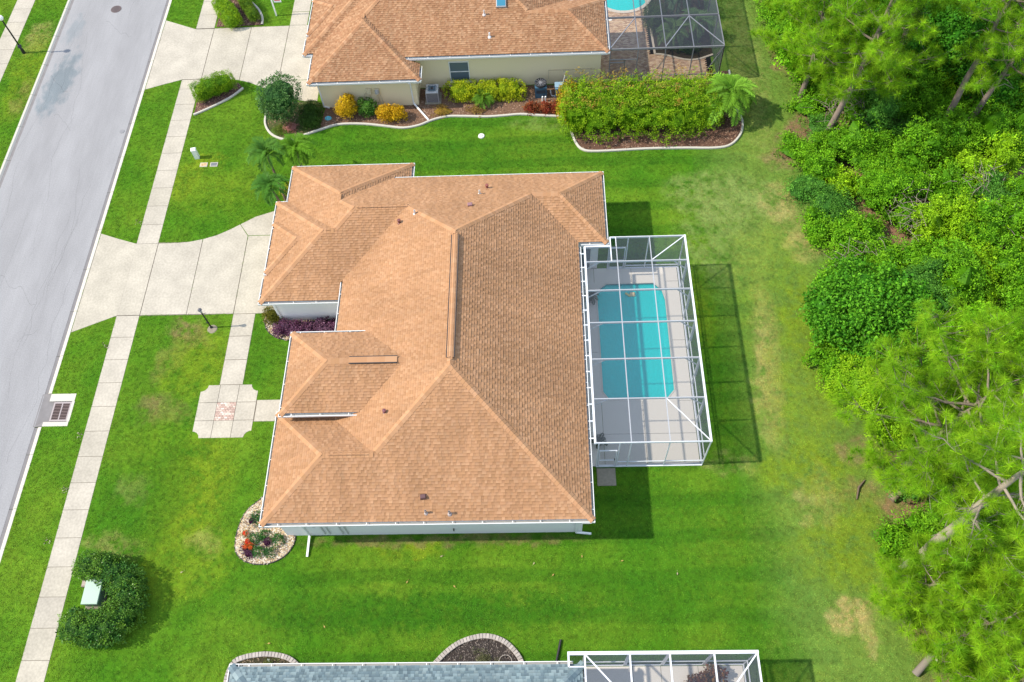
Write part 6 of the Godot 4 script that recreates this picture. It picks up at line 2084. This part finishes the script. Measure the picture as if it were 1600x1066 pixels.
	# long tall hedge of mixed shrubs
	var lh := []
	for i in 9:
		var x := -4.3 + i * 1.05
		lh.append([Vector3(x, 0.95, 0.25 + rng.randf_range(-0.2, 0.2)), Vector3(1.0, 1.25 + rng.randf_range(-0.15, 0.15), 2.3 - (0.3 if i > 6 else 0.0)), 3.0])
	var h := thing("tall_hedge", Vector3(7.0, 0, -41.5), "long tall leafy hedge in front of the grey cage", "hedge")
	foliage(h, lh, "broad", 44, Color(0.105, 0.245, 0.008), Color(0.25, 0.40, 0.012), M.leaf, 0.26, -0.4, true, 0.8)
	var tf := []
	var cc := PackedColorArray()
	for i in 200:     # tips with bronze new growth
		var p := Vector3(rng.randf_range(-5, 4.6), rng.randf_range(1.7, 2.35), rng.randf_range(-2, 1.3))
		tf.append(Transform3D(aim(Vector3(rng.randfn() * 0.3, 1, rng.randfn() * 0.3).normalized()), p))
		cc.append(Color(0.30, 0.30, 0.04).lerp(Color(0.36, 0.19, 0.04), rng.randf()) if rng.randf() < 0.6 else Color(0.22, 0.32, 0.03))
	joined(h, "new_shoots", "wisp", M.leaf, tf, cc)
	shrub("croton_shrub", Vector3(2.1, 0, -41.9), [[Vector3(0, 0.7, 0.4), Vector3(0.65, 1.0, 0.9), 2.2], [Vector3(0.1, 0.7, -0.9), Vector3(0.65, 1.1, 0.9), 2.2]], "big", 30, Color(0.30, 0.30, 0.02), Color(0.42, 0.25, 0.02), "yellow and orange shrub at the hedge's left end", "shrub", "", null, 0.25, 0.7)
	palm("palm_tree", Vector3(12.5, 0, -41.3), Vector3(0.1, 1.5, -0.1), 26, 1.42, Color(0.17, 0.36, 0.03), "broad pale green palm at the hedge's right end", 0.12)
	# three palms between the houses
	palm("palm_tree", Vector3(-14.95, 0, -36.6), Vector3(0.0, 2.6, -0.2), 20, 0.98, Color(0.104, 0.246, 0.014), "palm with a straight trunk behind the tan roof's corner")
	palm("palm_tree", Vector3(-16.0, 0, -34.9), Vector3(-0.7, 2.7, -1.5), 18, 1.0, Color(0.080, 0.205, 0.024), "leaning palm with a long dark trunk beside the tan roof")
	palm("palm_tree", Vector3(-16.15, 0, -34.4), Vector3(-0.25, 1.9, 0.0), 18, 0.92, Color(0.068, 0.193, 0.024), "lowest of the three palms beside the tan roof")
	shrub("yellow_tuft", Vector3(-15.9, 0, -35.7), [[Vector3(0, 0.1, 0), Vector3(0.5, 0.3, 0.6), 2.0]], "wisp", 30, Color(0.28, 0.30, 0.02), Color(0.4, 0.36, 0.03), "yellow tuft of leaves at the feet of the palms", "plant", "", null, 0.2)
	# bed beside the garage
	shrub("round_shrub", Vector3(-15.55, 0, -26.05), [[Vector3(0, 0.42, 0), Vector3(0.5, 0.5, 0.5), 2.0]], "fine", 85, Color(0.085, 0.10, 0.012), Color(0.16, 0.13, 0.015), "small round olive shrub at the garage's lower left corner", "shrub")
	var pp := []
	for i in 6: pp.append([Vector3(-1.9 + i * 0.76, 0.12, rng.randf_range(-0.05, 0.05)), Vector3(0.5, 0.38, 0.42), 2.6])
	shrub("purple_plants", Vector3(-12.95, 0, -25.3), pp, "broad", 60, Color(0.105, 0.035, 0.075), Color(0.24, 0.13, 0.20), "row of low purple-leaved plants along the garage wall", "plant", "", null, 0.2)
	# flower bed
	var fl := thing("flower_plants", Vector3(-14.3, 0, -12.7), "leafy green plants with small dark leaves in the pebble bed", "plant")
	foliage(fl, [[Vector3(-0.25, 0.05, -0.25), Vector3(0.28, 0.26, 0.25), 2.0], [Vector3(-0.05, 0.05, 0.45), Vector3(0.32, 0.26, 0.25), 2.0], [Vector3(0.55, 0.05, 0.45), Vector3(0.32, 0.24, 0.22), 2.0], [Vector3(0.85, 0.05, -0.15), Vector3(0.25, 0.28, 0.35), 2.0], [Vector3(-0.45, 0.05, -1.3), Vector3(0.2, 0.24, 0.45), 2.0], [Vector3(0.15, 0.05, -0.45), Vector3(0.45, 0.22, 0.2), 2.0]], "broad", 70, Color(0.035, 0.12, 0.03), Color(0.07, 0.19, 0.04), M.leaf, 0.2, -0.1, false, 0.7)
	for q in [[-14.0, -12.75], [-15.05, -12.5], [-14.95, -13.9], [-14.85, -12.2]]:
		shrub("dark_plant", Vector3(q[0], 0, q[1]), [[Vector3(0, 0.08, 0), Vector3(0.22, 0.22, 0.2), 2.0]], "broad", 60, Color(0.05, 0.012, 0.035), Color(0.12, 0.05, 0.10), "small dark purple plant among the pebbles by the red flowers", "plant", "dark purple plants in the pebble bed", null, 0.2, 0.6)
	for q in [[-15.08, -13.22, 0], [-14.95, -12.78, 0], [-14.75, -12.55, 1], [-15.0, -12.5, 1]]:
		var f := thing("red_flower", Vector3(q[0], 0, q[1]), "cluster of red-orange flowers in the pebble bed", "flower", "red flowers in the pebble bed")
		var c1 := Color(0.75, 0.06, 0.02) if q[2] == 0 else Color(0.78, 0.14, 0.03)
		foliage(f, [[Vector3(0, 0.26, 0), Vector3(0.12, 0.09, 0.11), 2.0]], "tiny", 240, c1, c1 * 0.8, M.leaf, 0.2, -0.2, false, 0.8, "petals")
		foliage(f, [[Vector3(0, 0.1, 0), Vector3(0.17, 0.12, 0.16), 2.0]], "tiny", 120, g1, g2, M.leaf, 0.2, -0.2, false, 0.9, "leaves")
	shrub("orange_flower", Vector3(-14.35, 0, -14.2), [[Vector3(0, 0.08, 0), Vector3(0.14, 0.18, 0.2), 2.0]], "tiny", 110, Color(0.7, 0.35, 0.05), Color(0.6, 0.25, 0.05), "small yellow-orange flowers at the pebble bed's narrow end", "flower", "", null, 0.2)
	# plants inside the cages
	palm("potted_palm", Vector3(2.95, 0, -26.9), Vector3(0, 0.4, 0), 12, 0.36, Color(0.03, 0.07, 0.035), "dark feathery plant in the corner of the pool deck by the house")
	palm("potted_palm", Vector3(2.95, 0, -17.9), Vector3(0, 0.35, 0), 10, 0.34, Color(0.025, 0.06, 0.03), "dark feathery plant by the cage's south door")
	palm("cage_palm", Vector3(9.6, 0, -48.2), Vector3(0, 1.0, 0), 16, 0.9, Color(0.08, 0.15, 0.04), "pale green palm inside the grey cage nearest the bed border")
	palm("cage_palm", Vector3(11.2, 0, -48.9), Vector3(0, 1.2, 0), 16, 1.0, Color(0.08, 0.16, 0.05), "green palm inside the grey cage near its right wall")
	palm("cage_palm", Vector3(10.3, 0, -51.6), Vector3(0, 1.3, 0), 16, 1.2, Color(0.06, 0.12, 0.06), "dark palm inside the grey cage at the top edge")
	shrub("cage_shrub", Vector3(8.6, 0, -50.3), [[Vector3(0, 0.7, 0), Vector3(0.8, 0.9, 1.3), 2.2]], "fine", 60, Color(0.03, 0.07, 0.015), Color(0.06, 0.11, 0.02), "dark green shrub beside the round-ended pool in the grey cage", "shrub")
	shrub("cage_shrub", Vector3(10.6, 0, -47.5), [[Vector3(0, 0.3, 0), Vector3(1.1, 0.4, 0.4), 2.2]], "fine", 60, Color(0.03, 0.07, 0.015), Color(0.06, 0.12, 0.02), "low dark shrub along the bed border in the grey cage", "shrub")
	for q in [[7.0, -5.75, "large"], [7.55, -6.25, "small"]]:
		var s: float = 1.0 if q[2] == "large" else 0.7
		shrub("red_bromeliad", Vector3(q[0], 0.05, q[1]), [[Vector3(0, 0.3 * s, 0), Vector3(0.62, 0.42, 0.6) * s, 2.0]], "big", 34, Color(0.13, 0.04, 0.03), Color(0.24, 0.13, 0.04), q[2] + " red-brown spiky plant in the cage at the bottom edge", "plant", "", null, 0.2, 0.8)
	# stone clutter on the verge
	var vd := [[-25.25, -33.5], [-25.2, -24.5], [-25.25, -18.8], [-25.25, -15.8], [-25.3, -13.0]]
	for q in vd:
		var d := thing("verge_stones", Vector3(q[0], 0, q[1]), "small patch of loose grey stones on the verge by the sidewalk", "stones", "loose stones on the verge")
		var r := 0.22
		strewn(d, "stones", R(q[0] - r, q[1] - r, q[0] + r, q[1] + r), 16, Vector2(0.03, 0.07), [Color(0.2, 0.17, 0.13), Color(0.33, 0.29, 0.22), Color(0.07, 0.055, 0.04)], 0.5, M.stone, 0.04)

func wood_edge(z: float) -> float:
	var k := [[-60.0, 16.2], [-48, 16.2], [-42, 16.9], [-39, 16.6], [-37, 15.0], [-34, 15.2], [-31, 16.4], [-29, 16.8], [-27.6, 15.0], [-24.4, 14.5], [-22, 15.2], [-19.5, 16.4], [-17, 17.2], [-15.6, 17.4], [-14, 16.2], [-11, 16.8], [-8, 17.2], [0, 17.4]]
	for i in k.size() - 1:
		if z <= k[i + 1][0]:
			return lerpf(k[i][1], k[i + 1][1], clampf((z - k[i][0]) / (k[i + 1][0] - k[i][0]), 0, 1))
	return 17.4

func build_wood() -> void:
	var lime1 := Color(0.165, 0.375, 0.016)
	var lime2 := Color(0.325, 0.55, 0.022)
	# broadleaf trees that stand out
	var trees := [
		[17.9, -24.3, 3.7, 4.6, 0, "large dense dark green tree bulging onto the lawn beside the wood"], [16.9, -20.4, 1.9, 3.0, 1, "yellow-green bushy tree below the dense dark one"],
		[22.8, -21.5, 2.8, 5.0, 2, "bright light green tree right of the dense dark one"], [17.9, -44.6, 2.0, 5.0, 2, "fresh green tree in front of the upper pines"],
		[22.8, -47.5, 2.6, 6.5, 3, "dark green tree between the upper pine crowns"], [26.3, -44.5, 2.8, 6.0, 3, "deep green tree right of the ivy-covered pine"],
		[24.5, -50.5, 3.0, 6.0, 0, "dense green tree cut off by the top edge"], [29.5, -41.5, 2.6, 5.0, 3, "dark tree under the pines at the upper right"], [19.0, -50.0, 2.2, 5.0, 0, "mid green tree near the top edge by the lawn"],
		[30.5, -47.0, 3.0, 6.5, 3, "dark tree under the upper right pine crowns"]]
	var pal := [[Color(0.050, 0.206, 0.013), Color(0.129, 0.356, 0.020)], [Color(0.157, 0.350, 0.011), Color(0.302, 0.500, 0.015)], [Color(0.123, 0.362, 0.011), Color(0.258, 0.537, 0.015)], [Color(0.039, 0.181, 0.013), Color(0.101, 0.312, 0.020)]]
	for t in trees:
		var o := thing("broadleaf_tree", Vector3(t[0], 0, t[1]), t[5], "tree")
		var r: float = t[2]
		var h: float = t[3]
		var mb := MB.new()
		mb.tube([Vector3.ZERO, Vector3(0.1, h * 0.3, 0.05), Vector3(0, h * 0.6, 0)], [0.2, 0.15, 0.1], 8, Color(0.22, 0.18, 0.14))
		for a in 6:
			mb.tube([Vector3(0.05, h * 0.3, 0), Vector3(cos(a * 1.05) * r * 0.6, h * 0.65, sin(a * 1.05) * r * 0.6)], [0.08, 0.03], 6, Color(0.22, 0.18, 0.14))
		part(o, "trunk", mb, M.bark, false)
		var bl := []
		for i in int(5 + r * 3):
			var a := rng.randf() * TAU
			var q := sqrt(rng.randf()) * r * 0.72
			var br := rng.randf_range(0.75, 1.25) * (0.5 + r * 0.16)
			bl.append([Vector3(cos(a) * q, maxf(br * 0.7, h - br - (q * q) / (r * r) * h * 0.55 - rng.randf() * 0.8), sin(a) * q), Vector3(br, br * 0.85, br), 2.0])
		bl.append([Vector3(0, h * 0.42, 0), Vector3(r * 0.75, h * 0.42, r * 0.75), 2.0])
		foliage(o, bl, "big" if t[4] != 1 else "broad", 21 if t[4] != 1 else 30, pal[t[4]][0], pal[t[4]][1], M.leaf, 0.3, -0.5, true, 0.9, "crown")
	# scrub thicket
	var spots: Array[Vector2] = []
	var tries := 0
	while tries < 3200:
		tries += 1
		var z := rng.randf_range(-57.0, -4.0)
		var x := wood_edge(z) + 0.6 + rng.randf() * (38.0 - wood_edge(z))
		var lim := 34.5 + (z + 52.0) * -0.285
		if x > lim: continue
		if z > -13 and x < 18.2 and rng.randf() < 0.6: continue
		var p := Vector2(x, z)
		var ok := true
		for s in spots:
			if s.distance_to(p) < 1.42:
				ok = false
				break
		if ok: spots.append(p)
	var names := ["mid green scrub bush in the thicket at the wood's edge", "bright yellow-green scrub bush in the thicket at the wood's edge", "dark blue-green scrub bush in the thicket at the wood's edge"]
	var groups := ["mid green thicket bushes", "yellow-green thicket bushes", "blue-green thicket bushes"]
	var pl2 := [[Color(0.090, 0.275, 0.011), Color(0.190, 0.419, 0.015)], [Color(0.168, 0.362, 0.011), Color(0.302, 0.525, 0.015)], [Color(0.062, 0.206, 0.026), Color(0.123, 0.312, 0.037)]]
	for s in spots:
		var depth := s.x - wood_edge(s.y)
		var k := 0
		var nv := nz1.get_noise_2d(s.x * 0.9 + 50, s.y * 0.9)
		if nv > 0.24: k = 1
		elif nv < -0.36 or s.distance_to(Vector2(17.6, -34.2)) < 1.8: k = 2
		var hh := lerpf(0.8, 2.4, clampf(depth / 5.0, 0, 1)) * rng.randf_range(0.55, 1.5)
		var rr := rng.randf_range(0.75, 1.35)
		var bl := [[Vector3(0, hh * 0.5, 0), Vector3(rr, hh * 0.55, rr), 2.0]]
		for i in 6:
			var a := rng.randf() * TAU
			var br := rng.randf_range(0.25, 0.6)
			var q := rr * rng.randf_range(0.5, 1.05)
			bl.append([Vector3(cos(a) * q, hh * rng.randf_range(0.3, 1.0), sin(a) * q), Vector3(br * rng.randf_range(0.8, 1.5), br * rng.randf_range(0.5, 0.9), br * rng.randf_range(0.8, 1.5)), 2.0])
		var o := thing("scrub_bush", Vector3(s.x, 0, s.y), names[k], "bush", groups[k])
		foliage(o, bl, ["broad", "broad", "fine"][k], [18, 18, 29][k], pl2[k][0] * 0.85, pl2[k][1], M.leaf, 0.55, -0.3, true, [1.03, 0.98, 1.2][k])
		foliage(o, bl, "wisp", 6.0, pl2[k][0] * 1.1, pl2[k][1] * 1.15, M.leaf, 0.9, -0.1, false, 1.1, "shoots").set_meta("kind", "stuff")
	# dry twigs and fallen branches
	var dead := [[21.6, -31.2, 1.5, 60], [27.3, -29.6, 1.4, 50], [20.2, -43.3, 1.2, 60], [25.6, -32.7, 1.6, 50], [19.2, -28.9, 0.8, 30], [19.4, -39.6, 1.3, 70], [17.6, -28.3, 0.7, 30]]
	for d in dead:
		var mb := MB.new()
		for i in d[3]:
			var a := rng.randf() * TAU
			var o := Vector3(rng.randfn() * 0.5, rng.randf_range(0.6, 1.6), rng.randfn() * 0.5) * float(d[2])
			var v := Vector3(cos(a), rng.randf_range(-0.3, 0.5), sin(a)) * rng.randf_range(0.5, 1.2)
			mb.tube([o, o + v * 0.5 + Vector3(0, 0.06, 0), o + v + Vector3(rng.randfn(), rng.randfn(), rng.randfn()) * 0.12], [0.018, 0.013, 0.006], 4, Color(0.36, 0.29, 0.25) * rng.randf_range(0.7, 1.3))
		var t := single("dead_brush", mb, M.bark, "tangle of bare grey-brown twigs in the thicket", "dead brush", "tangles of dead twigs in the wood")
		t.position = Vector3(d[0], 0.6, d[1])
	var lg := MB.new()
	lg.tube([Vector3(17.3, 0.25, -14.5), Vector3(18.0, 0.5, -15.0), Vector3(18.9, 0.8, -15.5)], [0.20, 0.18, 0.16], 10, Color(0.36, 0.28, 0.2))
	lg.tube([Vector3(17.2, 0.5, -15.6), Vector3(17.6, 0.8, -16.1)], [0.07, 0.05], 8, Color(0.6, 0.52, 0.42))
	lg.tube([Vector3(15.7, 0.06, -14.6), Vector3(15.9, 0.12, -15.2), Vector3(16.3, 0.08, -15.6)], [0.04, 0.055, 0.03], 7, Color(0.2, 0.15, 0.11))
	single("fallen_log", lg, M.bark, "fallen log and broken branches where the lawn meets the wood", "log")
	var cl := MB.new()
	cl.tube([Vector3(16.6, 0.1, -6.3), Vector3(17.6, 0.9, -7.3), Vector3(18.6, 1.5, -8.3)], [0.17, 0.14, 0.10], 10, Color(0.30, 0.26, 0.22))
	for q in [[17.35, 0.6, -7.3, -0.45, 0.5, -0.2], [17.5, 0.8, -7.0, -0.3, 0.5, 0.3]]:
		var o := Vector3(q[0], q[1], q[2])
		cl.tube([o, o + Vector3(q[3], q[4], q[5])], [0.06, 0.055], 8, Color(0.55, 0.5, 0.4))
	single("cut_trunk", cl, M.bark, "leaning grey trunk with pale sawn branch ends at the lower right", "trunk")
	# pines
	pine(Vector3(18.6, 0, -39.0), Vector3(1.2, 13.0, -0.8), 0.24, 0.28, 2.9, 30, "pine leaning out over the lawn at the upper wood edge", lime1, lime2, false, 1.5)
	pine(Vector3(17.8, 0, -42.9), Vector3(-0.9, 10.0, -0.2), 0.2, 0.22, 2.6, 30, "bright pine nearest the grey cage at the top", lime1, lime2, false, 1.5)
	pine(Vector3(21.8, 0, -40.0), Vector3(0.1, 16.0, -0.8), 0.24, 0.62, 2.0, 16, "tall pine whose trunk is wrapped in ivy", lime1, lime2, true)
	pine(Vector3(25.6, 0, -38.6), Vector3(0.3, 14.0, -0.6), 0.26, 0.52, 2.6, 18, "pine with a bare reddish trunk at the upper right", lime1, lime2)
	pine(Vector3(27.0, 0, -38.6), Vector3(0.9, 12.5, 0.9), 0.22, 0.42, 2.8, 20, "pine beside the bare reddish trunk at the right edge", lime1, lime2, false, 1.35)
	pine(Vector3(30.3, 0, -43.5), Vector3(-0.5, 12.0, 0.5), 0.22, 0.45, 2.6, 20, "yellow-green pine in the upper right corner", lime1, lime2, false, 1.35)
	pine(Vector3(17.6, 0, -15.6), Vector3(1.2, 9.2, -0.4), 0.2, 0.30, 3.5, 38, "broad low pine at the wood edge with the fallen log", lime1, lime2, false, 1.6)
	pine(Vector3(21.2, 0, -17.5), Vector3(0.4, 9.5, 0.2), 0.2, 0.34, 2.8, 30, "pine behind the broad low one near the right edge", lime1, lime2, false, 1.5)
	pine_bark = Color(0.52, 0.44, 0.37)
	pine(Vector3(17.2, 0, -10.9), Vector3(0.9, 14.5, -0.9), 0.34, 0.36, 2.6, 24, "tall pine with a thick grey trunk at the lower right", lime1, lime2, false, 1.35)
	pine_bark = Color(0.34, 0.27, 0.225)
	pine(Vector3(18.3, 0, -7.6), Vector3(0.2, 6.0, 0.1), 0.14, 0.18, 1.8, 28, "young pine right of the cut trunk", lime1, lime2, false, 1.35)
	pine(Vector3(16.6, 0, -9.4), Vector3(0.2, 4.2, 0.1), 0.11, 0.16, 1.45, 22, "small pine nearest the bare patch on the lawn", lime1, lime2, false, 1.35)
	pine(Vector3(20.4, 0, -9.0), Vector3(0.2, 6.6, 0.3), 0.15, 0.2, 2.0, 28, "bushy pine at the right edge below the grey trunk", lime1, lime2, false, 1.35)
	pine(Vector3(18.6, 0, -5.6), Vector3(0.2, 5.6, 0.2), 0.13, 0.2, 1.7, 22, "pine in the lower right corner", lime1, lime2, false, 1.35)

func _ready() -> void:
	rng.seed = 20240611
	# camera
	var cam := Camera3D.new()
	cam.name = "camera"
	add_child(cam)
	cam.fov = 43.86
	cam.near = 0.5
	cam.far = 1200.0
	cam.transform = Transform3D(Basis(Vector3(0.999197, -0.040046, 0.000908), Vector3(0.020988, 0.504090, -0.863396), Vector3(0.034118, 0.862722, 0.504525)), Vector3(0, 41.5, 0))
	cam.current = true
	# sky, sun, exposure
	var we := WorldEnvironment.new()
	we.name = "environment"
	var env := Environment.new()
	env.background_mode = Environment.BG_SKY
	var sm := ProceduralSkyMaterial.new()
	sm.sky_top_color = Color(0.74, 0.81, 0.92)
	sm.sky_horizon_color = Color(0.93, 0.95, 0.98)
	sm.sky_curve = 0.16
	sm.ground_bottom_color = Color(0.2, 0.25, 0.15)
	sm.ground_horizon_color = Color(0.6, 0.65, 0.6)
	sm.sky_energy_multiplier = 1.0
	var sky := Sky.new()
	sky.sky_material = sm
	env.sky = sky
	env.tonemap_mode = Environment.TONE_MAPPER_LINEAR
	env.tonemap_exposure = 1.58
	env.sdfgi_enabled = true
	env.ssao_enabled = true
	env.ssil_enabled = true
	we.environment = env
	add_child(we)
	var sun := DirectionalLight3D.new()
	sun.name = "sun"
	sun.light_energy = 1.34
	sun.light_color = Color(1.0, 0.955, 0.89)
	sun.light_angular_distance = 1.2
	sun.shadow_enabled = true
	add_child(sun)
	sun.look_at_from_position(Vector3(-50, 50, 2.2), Vector3(0, 0, 0), Vector3.UP)
	make_materials()
	build_lawn()
	build_road()
	build_paving()
	build_house()
	build_north_house()
	build_south_house()
	build_pool()
	build_cage()
	build_north_cage()
	build_south_cage()
	make_clumps()
	make_fronds()
	build_beds()
	build_small_things()
	build_garden()
	build_wood()
	grass_tufts()
